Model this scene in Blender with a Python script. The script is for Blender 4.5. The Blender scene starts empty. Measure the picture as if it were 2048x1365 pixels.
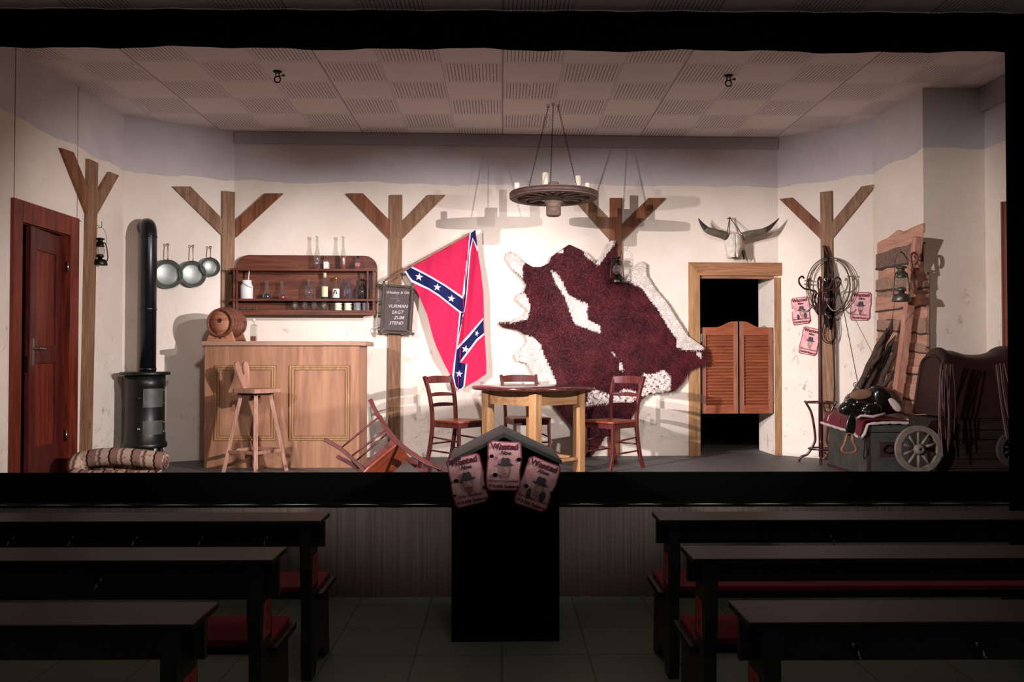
import bpy, bmesh, math, random
from mathutils import Vector as V, Matrix as M
random.seed(7)
S = bpy.context.scene
COL = S.collection
PI = math.pi

# ------------------------------------------------------------------ camera
F = 1719.0
CAM = V((0, 0, 1.72)); YAW = 20 / F; PITCH = 32.5 / F
_r = V((math.cos(YAW), -math.sin(YAW), 0))
_f = V((math.sin(YAW) * math.cos(PITCH), math.cos(YAW) * math.cos(PITCH), math.sin(PITCH)))
_u = _r.cross(_f)
cam = bpy.data.objects.new('camera', bpy.data.cameras.new('camera'))
COL.objects.link(cam)
cam.data.sensor_width = 36; cam.data.lens = F / 2048 * 36
cam.data.clip_end = 100
cam.matrix_world = M((( _r.x, _u.x, -_f.x, CAM.x), (_r.y, _u.y, -_f.y, CAM.y), (_r.z, _u.z, -_f.z, CAM.z), (0, 0, 0, 1)))
S.camera = cam
S.view_settings.view_transform = 'Standard'
S.view_settings.look = 'None'
S.view_settings.gamma = 1
S.view_settings.use_curve_mapping = False
S.view_settings.exposure = 0.0

# ------------------------------------------------------------------ world + stage lights
w = bpy.data.worlds.new('world'); S.world = w; w.use_nodes = True
w.node_tree.nodes['Background'].inputs[0].default_value = (1.0, .97, .90, 1)
w.node_tree.nodes['Background'].inputs[1].default_value = 0.04

def spot(name, loc, target, power, angle, blend, color, radius=.03):
    d = bpy.data.lights.new(name, 'SPOT'); d.energy = power; d.spot_size = math.radians(angle)
    d.spot_blend = blend; d.color = color; d.shadow_soft_size = radius
    o = bpy.data.objects.new(name, d); COL.objects.link(o); o.location = loc
    o.rotation_euler = (V(target) - V(loc)).to_track_quat('-Z', 'Y').to_euler()
    return o
WARM = (1.0, .925, .95)
for sd in (-1, 1):
    spot('stage_spotlight', (sd * 3.15, 3.2, 3.60), (sd * -1.0 + .15, 9.2, 1.85), 1300, 34, .6, WARM, .004)      # profile spots, crossing the stage
    spot('stage_floodlight', (sd * 3.26, 3.45, 2.75), (sd * -3.35, 8.5, 1.48), 1600, 40, .75, WARM, .05)
    spot('stage_floodlight', (sd * 3.23, 3.48, 2.75), (sd * -.5, 9.2, .92), 720, 55, 1.0, WARM, .05)
for sd in (-1, 1):
    spot('front_fill', (sd * .25, 2.3, 3.95), (sd * 2.3, 9.1, 1.55), 380, 40, .9, WARM, .15)      # added unseen soft fill over the audience, lightens the stage shadows
hl = bpy.data.lights.new('hall_fill', 'POINT'); hl.energy = 15; hl.color = (.97, 1.0, .92); hl.shadow_soft_size = .12
ho = bpy.data.objects.new('hall_fill', hl); COL.objects.link(ho); ho.location = (0.3, 2.6, 3.9)  # added unseen fill that lifts the hall floor and bench tops
# ------------------------------------------------------------------ helpers
def ray(px, py): return _f + _r * ((px - 1024) / F) + _u * ((682.5 - py) / F)
def atY(px, py, Y):
    d = ray(px, py); return CAM + d * ((Y - CAM.y) / d.y)
class Wall:
    def __init__(s, p0, ang):
        s.p0 = V((p0[0], p0[1], 0)); s.a = math.radians(ang)
        s.ex = V((math.cos(s.a), math.sin(s.a), 0)); s.n = V((-math.sin(s.a), math.cos(s.a), 0))
    def P(s, px, py, off=0):
        d = ray(px, py); q = s.p0 - s.n * off
        return CAM + d * ((q - CAM).dot(s.n) / d.dot(s.n))
    def uz(s, px, py, off=0):
        p = s.P(px, py, off); return ((p - s.p0).dot(s.ex), p.z)
    def W(s, u, z, off=0):
        p = s.p0 + s.ex * u - s.n * off; p.z = z; return p
    def loc(s, pts, org, off=0):
        r = []
        for a, b in pts:
            u, z = s.uz(a, b, off); r.append((u - org[0], z - org[1]))
        return r
SZ = 0.65      # stage floor height
CZ = 4.135     # ceiling height
BW = Wall((0, 9.27), 2.0)        # back wall
BL = Wall((-3.79, 8.60), 31.4)   # left angled wall
LW = Wall((-3.78, 6.0), 90)      # left wall
BR = Wall((3.03, 9.376), -43.6)  # right angled wall
RW = Wall((3.77, 8.67), -90)     # right wall

class MB:
    def __init__(s): s.v = []; s.f = []; s.m = []; s.s = []
    def add(s, vs, fs, m=0, sm=False, T=None):
        o = len(s.v)
        s.v += [tuple((T @ V(p)) if T else p) for p in vs]
        for f in fs: s.f.append(tuple(i + o for i in f)); s.m.append(m); s.s.append(sm)
        return s
    def box(s, x0, x1, y0, y1, z0, z1, m=0, T=None):
        vs = [(x, y, z) for z in (z0, z1) for y in (y0, y1) for x in (x0, x1)]
        return s.add(vs, [(0, 2, 3, 1), (4, 5, 7, 6), (0, 1, 5, 4), (2, 6, 7, 3), (0, 4, 6, 2), (1, 3, 7, 5)], m, False, T)
    def bar(s, p, q, w, h, m=0, up=(0, 0, 1), w2=None, h2=None):
        p, q = V(p), V(q); d = (q - p).normalized(); u = V(up)
        if abs(d.dot(u)) > .98: u = V((0, 1, 0))
        x = d.cross(u).normalized(); y = x.cross(d)
        vs = []
        for c, a, b in ((p, w, h), (q, w2 or w, h2 or h)):
            for i, j in ((-1, -1), (1, -1), (1, 1), (-1, 1)): vs.append(c + x * (a / 2 * i) + y * (b / 2 * j))
        return s.add(vs, [(0, 1, 2, 3), (7, 6, 5, 4), (0, 4, 5, 1), (1, 5, 6, 2), (2, 6, 7, 3), (3, 7, 4, 0)], m)
    def tube(s, pts, r, n=8, m=0, closed=False, sq=1.0, rect=None, T=None, cap=True):
        pts = [V(p) for p in pts]; N = len(pts); rr = r if isinstance(r, (list, tuple)) else [r] * N
        vs = []; prev = None
        for i, p in enumerate(pts):
            a = pts[(i - 1) % N] if (closed or i > 0) else p
            b = pts[(i + 1) % N] if (closed or i < N - 1) else p
            d = (b - a)
            d = d.normalized() if d.length > 1e-9 else V((0, 0, 1))
            if prev is None:
                u = V((0, 0, 1)) if abs(d.z) < .9 else V((1, 0, 0))
            else: u = prev
            x = (u - d * u.dot(d)).normalized(); prev = x; y = d.cross(x)
            for k in range(n):
                t = 2 * PI * (k + .5 * (rect is not None)) / n
                cx, cy = math.cos(t), math.sin(t)
                if rect: cx = math.copysign(rect[0], cx); cy = math.copysign(rect[1], cy); f = rr[i]
                else: f = rr[i]; cy *= sq
                vs.append(p + x * (cx * f) + y * (cy * f))
        fs = []
        for i in range(N if closed else N - 1):
            j = (i + 1) % N
            for k in range(n): fs.append((i * n + k, i * n + (k + 1) % n, j * n + (k + 1) % n, j * n + k))
        if not closed and cap:
            fs.append(tuple(range(n))[::-1]); fs.append(tuple((N - 1) * n + k for k in range(n)))
        return s.add(vs, fs, m, rect is None, T)
    def stick(s, pts, w, h=None, m=0):     # rectangular section swept along a path
        return s.tube(pts, 1.0, 4, m, rect=(w / 2, (h or w) / 2))
    def lathe(s, prof, n=24, m=0, T=None, cap=True, sm=True):
        vs = []; fs = []
        for r, z in prof:
            for k in range(n): vs.append((r * math.cos(2 * PI * k / n), r * math.sin(2 * PI * k / n), z))
        for i in range(len(prof) - 1):
            for k in range(n): fs.append((i * n + k, i * n + (k + 1) % n, (i + 1) * n + (k + 1) % n, (i + 1) * n + k))
        if cap:
            if prof[0][0] > 1e-5: fs.append(tuple(range(n))[::-1])
            if prof[-1][0] > 1e-5: fs.append(tuple((len(prof) - 1) * n + k for k in range(n)))
        return s.add(vs, fs, m, sm, T)
    def prism(s, poly, y0, y1, m=0, T=None, sm=False):   # polygon in x,z extruded along y
        n = len(poly)
        a = sum(poly[i][0] * poly[(i + 1) % n][1] - poly[(i + 1) % n][0] * poly[i][1] for i in range(n))
        if a < 0: poly = poly[::-1]
        vs = [(x, y0, z) for x, z in poly] + [(x, y1, z) for x, z in poly]
        fs = [tuple(range(n)), tuple(range(2 * n - 1, n - 1, -1))]
        s.add(vs, fs, m, False, T)
        return s.add(vs, [(i, i + n, (i + 1) % n + n, (i + 1) % n) for i in range(n)], m, sm, T)
    def surf(s, fn, nu, nv, m=0, T=None, sm=True, wrapu=False):
        vs = [fn(i / nu, j / nv) for j in range(nv + 1) for i in range(nu + 1)]
        fs = [(j * (nu + 1) + i, j * (nu + 1) + i + 1, (j + 1) * (nu + 1) + i + 1, (j + 1) * (nu + 1) + i) for j in range(nv) for i in range(nu)]
        return s.add(vs, fs, m, sm, T)
    def text(s, body, size, T, m=0, bold=0.0, shear=0.0, align='CENTER', ext=0.0):
        c = bpy.data.curves.new('t', 'FONT'); c.body = body; c.size = size; c.offset = bold; c.shear = shear
        c.align_x = align; c.extrude = ext; c.resolution_u = 3
        o = bpy.data.objects.new('t', c); COL.objects.link(o)
        me = bpy.data.meshes.new_from_object(o.evaluated_get(bpy.context.evaluated_depsgraph_get()))
        s.add([tuple(v.co) for v in me.vertices], [tuple(p.vertices) for p in me.polygons], m, False, T)
        bpy.data.objects.remove(o); bpy.data.curves.remove(c); bpy.data.meshes.remove(me)
        return s
    def build(s, name, mats, parent=None, bevel=0, weld=False, sub=0, loc=None, rot=None, disp=None, norm=False):
        me = bpy.data.meshes.new(name)
        me.from_pydata([tuple(p) for p in s.v], [], s.f)
        for x in (mats if isinstance(mats, (list, tuple)) else [mats]): me.materials.append(x)
        me.polygons.foreach_set('material_index', s.m); me.polygons.foreach_set('use_smooth', s.s)
        if weld or bevel or norm or sub:
            bm = bmesh.new(); bm.from_mesh(me)
            if weld or norm: bmesh.ops.remove_doubles(bm, verts=bm.verts, dist=1e-4)
            if norm: bmesh.ops.recalc_face_normals(bm, faces=bm.faces)
            if bevel:
                es = [e for e in bm.edges if len(e.link_faces) == 2 and e.calc_face_angle(0) > .6]
                bmesh.ops.bevel(bm, geom=es, offset=bevel, segments=2, profile=.6, affect='EDGES', clamp_overlap=True)
            bm.to_mesh(me); bm.free()
        me.update()
        o = bpy.data.objects.new(name, me); COL.objects.link(o)
        if parent: o.parent = parent
        if loc is not None: o.location = loc
        if rot is not None: o.rotation_euler = rot
        if sub:
            d = o.modifiers.new('s', 'SUBSURF'); d.levels = d.render_levels = sub
        return o

def tag(o, label=None, cat=None, group=None, kind=None):
    if label: o['label'] = label
    if cat: o['category'] = cat
    if group: o['group'] = group
    if kind: o['kind'] = kind
    return o
def thing(name, label, cat, loc=(0, 0, 0), rz=0, group=None):
    o = bpy.data.objects.new(name, None); COL.objects.link(o); o.empty_display_size = .1
    o.location = loc; o.rotation_euler = (0, 0, rz)
    return tag(o, label, cat, group)
def dup(o, parent=None):
    c = o.copy(); COL.objects.link(c)
    if parent is not None: c.parent = parent
    for ch in [x for x in bpy.data.objects if x.parent == o]: dup(ch, c)
    return c
def again(root, label, loc, rz=None):
    c = dup(root); c['label'] = label; c.location = loc
    if rz is not None: c.rotation_euler = (0, 0, rz)
    return c
def inside(p, poly):
    x, y = p; r = False; j = len(poly) - 1
    for i in range(len(poly)):
        xi, yi = poly[i]; xj, yj = poly[j]
        if (yi > y) != (yj > y) and x < (xj - xi) * (y - yi) / (yj - yi) + xi: r = not r
        j = i
    return r
def clip(poly, a, v, keep_greater):
    out = []; n = len(poly)
    for i in range(n):
        p, q = poly[i], poly[(i + 1) % n]
        pin = (p[a] >= v) == keep_greater or p[a] == v; qin = (q[a] >= v) == keep_greater or q[a] == v
        if pin: out.append(p)
        if pin != qin:
            t = (v - p[a]) / (q[a] - p[a]); out.append((p[0] + (q[0] - p[0]) * t, p[1] + (q[1] - p[1]) * t))
    return out
def sheet(poly, c):                       # cut a polygon into small cells
    res = []; x0 = min(p[0] for p in poly); x1 = max(p[0] for p in poly)
    i = math.floor(x0 / c)
    while i * c < x1:
        col = clip(clip(poly, 0, i * c, True), 0, (i + 1) * c, False)
        if len(col) > 2:
            z0 = min(p[1] for p in col); z1 = max(p[1] for p in col); j = math.floor(z0 / c)
            while j * c < z1:
                q = clip(clip(col, 1, j * c, True), 1, (j + 1) * c, False)
                if len(q) > 2:
                    a = sum(q[k][0] * q[(k + 1) % len(q)][1] - q[(k + 1) % len(q)][0] * q[k][1] for k in range(len(q)))
                    if abs(a) > 1e-8: res.append(q if a > 0 else q[::-1])
                j += 1
        i += 1
    return res
def star(cx, cz, r, rot=0, sx=1):
    return [(cx + sx * rr * math.sin(rot + k * PI / 5), cz + rr * math.cos(rot + k * PI / 5)) for k in range(10) for rr in [r if k % 2 == 0 else r * .4]]
def ell(cx, cz, rx, rz, n=16): return [(cx + rx * math.cos(2 * PI * k / n), cz + rz * math.sin(2 * PI * k / n)) for k in range(n)]
def arc(c, r, a0, a1, n, pl='xz', rz=None):
    out = []
    for k in range(n + 1):
        t = math.radians(a0 + (a1 - a0) * k / n); a = r * math.cos(t); b = (rz or r) * math.sin(t)
        out.append((c[0] + a, c[1], c[2] + b) if pl == 'xz' else (c[0] + a, c[1] + b, c[2]) if pl == 'xy' else (c[0], c[1] + a, c[2] + b))
    return out
def curve(pts, n=6):                      # Catmull-Rom
    P = [V(p) for p in pts]; P = [P[0] * 2 - P[1]] + P + [P[-1] * 2 - P[-2]]; o = []
    for i in range(1, len(P) - 2):
        for k in range(n):
            t = k / n; a, b, c, d = P[i - 1], P[i], P[i + 1], P[i + 2]
            o.append(.5 * ((2 * b) + (c - a) * t + (2 * a - 5 * b + 4 * c - d) * t * t + (3 * b - a - 3 * c + d) * t ** 3))
    o.append(P[-2]); return o
RY = lambda d: M.Rotation(math.radians(d), 4, 'Y')
RX = lambda d: M.Rotation(math.radians(d), 4, 'X')
RZ = lambda d: M.Rotation(math.radians(d), 4, 'Z')
TR = lambda x, y, z: M.Translation((x, y, z))

# ------------------------------------------------------------------ materials
def lin(h):
    h = h.lstrip('#'); r = []
    for i in (0, 2, 4):
        c = int(h[i:i + 2], 16) / 255; r.append(c / 12.92 if c < .04045 else ((c + .055) / 1.055) ** 2.4)
    return (*r, 1)
class N:
    def __init__(s, name):
        s.mat = bpy.data.materials.new(name); s.mat.use_nodes = True; s.t = s.mat.node_tree
        s.b = s.t.nodes['Principled BSDF']; s.out = s.t.nodes['Material Output']
    def n(s, typ, **kw):
        o = s.t.nodes.new('ShaderNode' + typ)
        for k, v in kw.items():
            if k.startswith('i_'): o.inputs[int(k[2:]) if k[2:].isdigit() else k[2:]].default_value = v
            else: setattr(o, k, v)
        return o
    def l(s, a, b): s.t.links.new(a, b)
    def coord(s, scale=(1, 1, 1), rot=(0, 0, 0), which='Object'):
        tc = s.n('TexCoord'); mp = s.n('Mapping'); mp.inputs['Scale'].default_value = scale; mp.inputs['Rotation'].default_value = rot
        s.l(tc.outputs[which], mp.inputs[0]); return mp.outputs[0]
    def noise(s, co, scale, detail=4, rough=.6, dist=0):
        o = s.n('TexNoise'); o.inputs['Scale'].default_value = scale; o.inputs['Detail'].default_value = detail
        o.inputs['Roughness'].default_value = rough; o.inputs['Distortion'].default_value = dist; s.l(co, o.inputs[0]); return o.outputs['Fac']
    def ramp(s, fac, stops):
        o = s.n('ValToRGB'); e = o.color_ramp.elements
        while len(e) < len(stops): e.new(.5)
        for k, (p, c) in enumerate(stops): e[k].position = p; e[k].color = lin(c) if isinstance(c, str) else c
        s.l(fac, o.inputs[0]); return o.outputs[0]
    def math(s, op, a, b=None, c=None):
        o = s.n('Math', operation=op)
        for i, x in enumerate((a, b, c)):
            if x is None: continue
            if isinstance(x, (int, float)): o.inputs[i].default_value = x
            else: s.l(x, o.inputs[i])
        return o.outputs[0]
    def mix(s, f, a, b, mode='MIX'):
        o = s.n('Mix', data_type='RGBA', blend_type=mode)
        for sock, x in ((o.inputs[0], f), (o.inputs[6], a), (o.inputs[7], b)):
            if isinstance(x, str): sock.default_value = lin(x)
            elif isinstance(x, (int, float, tuple)): sock.default_value = x
            else: s.l(x, sock)
        return o.outputs[2]
    def bump(s, h, strength=.3, dist=.01):
        o = s.n('Bump'); o.inputs['Strength'].default_value = strength; o.inputs['Distance'].default_value = dist
        s.l(h, o.inputs['Height']); s.l(o.outputs[0], s.b.inputs['Normal'])
    def col(s, c):
        if isinstance(c, str): s.b.inputs['Base Color'].default_value = lin(c)
        else: s.l(c, s.b.inputs['Base Color'])
    def p(s, rough=.5, metal=0, spec=None):
        s.b.inputs['Roughness'].default_value = rough; s.b.inputs['Metallic'].default_value = metal
        if spec is not None: s.b.inputs['Specular IOR Level'].default_value = spec
def plain(name, c, rough=.6, metal=0, var=0.15, scale=20, bump=.0, spec=None, c2=None):
    x = N(name); co = x.coord(); f = x.noise(co, scale, 4)
    base = lin(c); dark = lin(c2) if c2 else tuple(v * (1 - var) for v in base[:3]) + (1,)
    x.col(x.ramp(f, [(.3, dark), (.7, base)])); x.p(rough, metal, spec)
    if bump: x.bump(f, bump, .004)
    return x.mat
def wood(name, c1, c2, axis='z', scale=1.0, rough=.55, knots=0.0, c3=None, spec=.3, fine=.5):
    x = N(name); st = {'x': (1.2, 14, 14), 'y': (14, 1.2, 14), 'z': (14, 14, 1.2)}[axis]
    co = x.coord(tuple(a * scale for a in st))
    f = x.noise(co, 1.3, 5, .6, 1.2); g = x.noise(x.coord(tuple(a * scale * 5 for a in st)), 1.6, 3, .6)
    k = x.math('ADD', x.math('MULTIPLY', f, 1 - fine * .4), x.math('MULTIPLY', g, fine * .4))
    cc = x.ramp(k, [(.34, c1), (.62, c2)])
    if knots:
        st2 = {'x': (.45, 1, 1), 'y': (1, .45, 1), 'z': (1, 1, .45)}[axis]
        v = x.n('TexVoronoi'); v.inputs['Scale'].default_value = 5.5 * scale; x.l(x.coord(tuple(a for a in st2)), v.inputs[0])
        kn = x.ramp(v.outputs['Distance'], [(.03, (1, 1, 1, 1)), (.16, (0, 0, 0, 1))])
        cc = x.mix(x.math('MULTIPLY', kn, knots), cc, c3 or c1)
    x.col(cc); x.p(rough, 0, spec); x.bump(k, .25, .003); return x.mat
def glass(name, tint='#f4f6f2', fac=.10, rough=.03):
    x = N(name); t = x.n('BsdfTransparent'); t.inputs[0].default_value = lin(tint)
    g = x.n('BsdfGlossy'); g.inputs['Roughness'].default_value = rough
    lw = x.n('LayerWeight'); lw.inputs[0].default_value = .35
    f = x.math('ADD', x.math('MULTIPLY', lw.outputs['Facing'], .45), fac); mx = x.n('MixShader'); df = x.n('BsdfDiffuse'); m0 = x.n('MixShader'); m0.inputs[0].default_value = .03
    x.l(t.outputs[0], m0.inputs[1]); x.l(df.outputs[0], m0.inputs[2])
    x.l(f, mx.inputs[0]); x.l(m0.outputs[0], mx.inputs[1]); x.l(g.outputs[0], mx.inputs[2]); x.l(mx.outputs[0], x.out.inputs[0])
    return x.mat

def plaster():
    x = N('plaster'); g = x.n('NewGeometry'); sp = x.n('SeparateXYZ'); x.l(g.outputs['Position'], sp.inputs[0])
    P = g.outputs['Position']
    def ns(s, sc, d=4, r=.6, dist=0):
        mp = x.n('Mapping'); mp.inputs['Scale'].default_value = sc; x.l(P, mp.inputs[0]); return x.noise(mp.outputs[0], s, d, r, dist)
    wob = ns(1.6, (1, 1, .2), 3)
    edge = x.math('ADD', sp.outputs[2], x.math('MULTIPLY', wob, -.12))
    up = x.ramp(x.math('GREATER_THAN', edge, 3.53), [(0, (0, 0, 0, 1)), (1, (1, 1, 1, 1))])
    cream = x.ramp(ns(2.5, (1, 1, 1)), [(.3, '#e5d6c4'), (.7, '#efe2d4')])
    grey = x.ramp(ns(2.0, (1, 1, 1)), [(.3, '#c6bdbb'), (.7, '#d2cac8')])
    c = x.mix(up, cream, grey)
    # soot and scuffed patches
    low = x.n('MapRange'); x.l(sp.outputs[2], low.inputs[0]); low.inputs[1].default_value = 3.2; low.inputs[2].default_value = 1.2
    sm = x.math('MULTIPLY', x.ramp(ns(9, (1, 1, .7), 6, .7), [(.575, (0, 0, 0, 1)), (.67, (1, 1, 1, 1))]), x.ramp(ns(1.4, (1, 1, .8), 2), [(.47, (0, 0, 0, 1)), (.60, (1, 1, 1, 1))]))
    c = x.mix(x.math('MULTIPLY', x.math('MULTIPLY', sm, low.outputs[0]), .85), c, '#7a736c')
    sp2 = x.ramp(ns(32, (1, 1, 1), 2), [(.72, (0, 0, 0, 1)), (.76, (1, 1, 1, 1))])
    c = x.mix(x.math('MULTIPLY', sp2, .25), c, '#8a8078')
    wr = x.math('ABSOLUTE', x.math('SUBTRACT', ns(9, (1, 1, 2.2), 3, .7, 2.5), .5)); ln = x.ramp(wr, [(.006, (1, 1, 1, 1)), (.014, (0, 0, 0, 1))])
    zb = x.math('MULTIPLY', x.math('GREATER_THAN', sp.outputs[2], .78), x.math('LESS_THAN', sp.outputs[2], 1.12))
    pt = x.ramp(ns(5, (1, 1, 2.5), 2), [(.56, (0, 0, 0, 1)), (.60, (1, 1, 1, 1))])
    c = x.mix(x.math('MULTIPLY', x.math('MULTIPLY', ln, pt), x.math('MULTIPLY', zb, .7)), c, '#4c443e')
    x.col(c); x.p(.9, 0, .1); x.bump(ns(30, (1, 1, 1), 5), .25, .004); return x.mat
PLASTER = plaster()

def tiles():
    x = N('acoustic tiles'); g = x.n('NewGeometry'); sp = x.n('SeparateXYZ'); x.l(g.outputs['Position'], sp.inputs[0])
    X, Y = sp.outputs[0], sp.outputs[1]
    tx = x.math('DIVIDE', x.math('ADD', X, 20.0), .5); ty = x.math('DIVIDE', x.math('ADD', Y, 20.0), .5)
    par = x.math('MODULO', x.math('ADD', x.math('FLOOR', tx), x.math('FLOOR', ty)), 2.0)
    fx = x.math('FRACT', tx); fy = x.math('FRACT', ty)
    def band(f, lo, hi): return x.math('MULTIPLY', x.math('GREATER_THAN', f, lo), x.math('LESS_THAN', f, hi))
    inn = x.math('MULTIPLY', band(fx, .03, .97), band(fy, .05, .95))
    sl = x.math('FRACT', x.math('MULTIPLY', fx, 17.0))
    slot = x.math('MULTIPLY', band(sl, .36, .60), x.math('MULTIPLY', inn, x.math('GREATER_THAN', par, .5)))
    dash = x.math('GREATER_THAN', x.noise(x.coord((30, 5, 1), which='Object'), 1.0, 2), .31)
    slot = x.math('MULTIPLY', slot, dash)
    jn = x.math('SUBTRACT', 1.0, x.math('MULTIPLY', band(fx, .006, .994), band(fy, .008, .992)))
    wide = x.math('FRACT', x.math('DIVIDE', x.math('ADD', X, 21.0), 1.5))
    seam = x.math('LESS_THAN', wide, .008)
    c = x.ramp(x.noise(x.coord((.6, .6, 1)), 1.2, 2), [(.35, '#f0e2df'), (.65, '#eee4e3')])
    c = x.mix(x.math('MULTIPLY', jn, .35), c, '#5a4a44')
    c = x.mix(x.math('MULTIPLY', slot, .72), c, '#2e201d')
    c = x.mix(x.math('MULTIPLY', seam, .5), c, '#2e201d')
    x.col(c); x.p(.9, 0, .1); return x.mat

MW = {k: wood('post wood ' + k, '#66452e', '#9c775a', k, 1.0, .65, .6, '#4a2c16') for k in 'xz'}
POST = MW['z']; POSTR = wood('red brown board', '#5c321f', '#8e5a3c', 'z', 1.0, .6, .5, '#3a1c10')
FRAMEW = wood('pine frame', '#86603f', '#b88c62', 'z', 1.0, .6, .5, '#5e3a20'); FRAMEX = wood('pine frame across', '#845a3e', '#b07f5a', 'x', 1.0, .6, .3)
BARW = wood('bar veneer', '#875e46', '#ac7e60', 'z', .4, .5, .9, '#6a4432'); BARX = wood('bar top', '#8f6c58', '#ad8a74', 'x', .8, .5)
MOULD = wood('bar moulding', '#8a6240', '#b0875c', 'z', 1, .45, 0)
DOORW = wood('mahogany', '#43160f', '#83341f', 'z', .8, .4, .2, '#2a0c08'); DOORD = wood('mahogany leaf', '#351210', '#602420', 'z', .8, .4)
SALOON = wood('saloon door wood', '#7a3e2a', '#a86040', 'x', 1.2, .45); SALOONZ = wood('saloon stile', '#7c4a38', '#a8745a', 'z', 1.2, .45)
CHAIRW = wood('chair wood', '#401a18', '#6e302c', 'z', 1.5, .42, spec=.4); SEATW = wood('chair seat', '#6a2a18', '#9c4826', 'y', 1.2, .4, spec=.6)
STOOLW = wood('stool wood', '#8a604e', '#b88a74', 'z', 1.2, .5)
TABLEW = wood('table leg wood', '#a87850', '#d2a272', 'z', 1.0, .4, .3); TABLET = wood('table top wood', '#3e1c18', '#653430', 'x', 1.0, .16, spec=.7)
SHELFW = wood('shelf wood', '#44221a', '#774634', 'x', .8, .42, .7, '#30120c')
BARRELW = wood('barrel wood', '#985a40', '#c58c6c', 'x', 1.2, .5); BARRELD = wood('barrel staves', '#5c3226', '#865340', 'y', 1.2, .5)
BENCHW = wood('bench wood', '#16110f', '#261c18', 'x', 1.0, .5, spec=.25); BENCHD = plain('bench paint', '#25221f', .5, 0, .3, 8)
WHEELW = wood('wheel wood', '#4a3830', '#7c6456', 'x', 1.4, .7); WHEELG = plain('grey wheel wood', '#8d7d70', .8, 0, .4, 14, .2)
BLACKC = plain('black cloth', '#050505', .98, 0, .2, 30, .1, .02)
IRON = plain('dark iron', '#26241f', .45, .6, .4, 30); CHROME = plain('chrome', '#c8c8c8', .2, 1, .1)
LANT = plain('lantern tin', '#3a372f', .35, .9, .4, 40)
STOVE = plain('stove enamel', '#191c19', .38, .1, .4, 12, .1, .5); STOVED = plain('stove door mica', '#5c5f58', .5, .3, .4, 14)
PIPE = plain('stove pipe', '#1b1b21', .3, .3, .3, 12, 0, .6)
PANM = plain('pan metal', '#757a72', .32, .35, .3, 10); PANH = plain('pan handle', '#7d6f50', .4, .9, .3, 30)
CREAM = plain('cream enamel', '#e9e6c8', .35, 0, .05); WHITE = plain('white enamel', '#e6e2e0', .3, 0, .06); STEEL = plain('steel', '#a4a4a8', .3, .4, .2)
WAX = plain('candle wax', '#e8dfc8', .5, 0, .1); ROPE = plain('rope', '#8c7a62', .8, 0, .3, 60, .3)
LEATHER = plain('black leather', '#14110f', .25, 0, .3, 30, .15, .6); LEATHB = plain('brown leather', '#321a16', .5, 0, .4, 14, .2, .4)
TAN = plain('tan suede', '#8a6650', .8, 0, .2, 30); FLEECE = plain('fleece', '#d9c4bb', .95, 0, .3, 90, .8); CLOTHR = plain('maroon cloth', '#6e1e2c', .6, 0, .25, 20)
RED = plain('red felt', '#8c0f2a', .9, 0, .2, 40); ORANGE = plain('orange card', '#b2402c', .7, 0, .1); INK = plain('ink', '#1a1214', .8)
GLASS = glass('clear glass'); GLASSB = glass('bluish glass', '#dfe2f2', .14); GLASSD = glass('dark bottle glass', '#5c3430', .18)
LIQR = plain('red liquid', '#7a1a10', .1, 0, .1, 5, 0, .6); LIQP = plain('amber liquid', '#8a4034', .1, 0, .1, 5, 0, .6); LIQD = plain('dark liquid', '#2a2228', .1, 0, .1)
LABEL = plain('paper label', '#e2d3ac', .8, 0, .1); LABELW = plain('white label', '#e8e2d8', .8, 0, .1)
SKULL = plain('bone', '#d8cfba', .7, 0, .35, 22, .3); HORN = plain('horn', '#6f6454', .4, 0, .5, 9)
HORNT = plain('horn tip', '#3c342c', .35, 0, .3, 9)
BARK = plain('bark', '#5c463a', .9, 0, .6, 26, .8); SLAB = wood('slab wood', '#ad7c64', '#d3a389', 'x', 1.0, .7, .3)
SLABD = plain('weathered slab', '#b08a74', .9, 0, .3, 20, .5)
TRUNK = plain('trunk metal', '#504f48', .6, .1, .45, 9, .2); TRUNKE = plain('trunk rust edge', '#4a2c26', .6, .2, .4, 20)
LINO = plain('linoleum', '#5d615a', .55, 0, .15, 6)
BLACKH = plain('cast iron black', '#121212', .5)

# ------------------------------------------------------------------ room shell
def struct(name, mb, mt, **k): return tag(mb.build(name, mt, **k), kind='structure')
def hall_floor():
    x = N('hall lino tiles'); g = x.n('NewGeometry'); b = x.n('TexBrick'); b.offset = 0; b.inputs['Scale'].default_value = 1
    b.inputs['Brick Width'].default_value = .5; b.inputs['Row Height'].default_value = .5; b.inputs['Mortar Size'].default_value = .006
    x.l(g.outputs['Position'], b.inputs[0]); b.inputs[1].default_value = lin('#7c8572'); b.inputs[2].default_value = lin('#727a68'); b.inputs[3].default_value = lin('#565b50')
    x.col(b.outputs[0]); x.p(.5, 0, .3); return x.mat
struct('floor', MB().box(-5.5, 5.5, -1.5, 6.2, -.1, 0), hall_floor())
struct('floor_stage', MB().box(-5.5, 5.5, 6.265, 11.6, .35, SZ), plain('stage boards', '#615d5b', .6, 0, .18, 4))
struct('ceiling', MB().box(-5.5, 5.5, 2.0, 11.6, CZ, CZ + .08), tiles())
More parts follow.
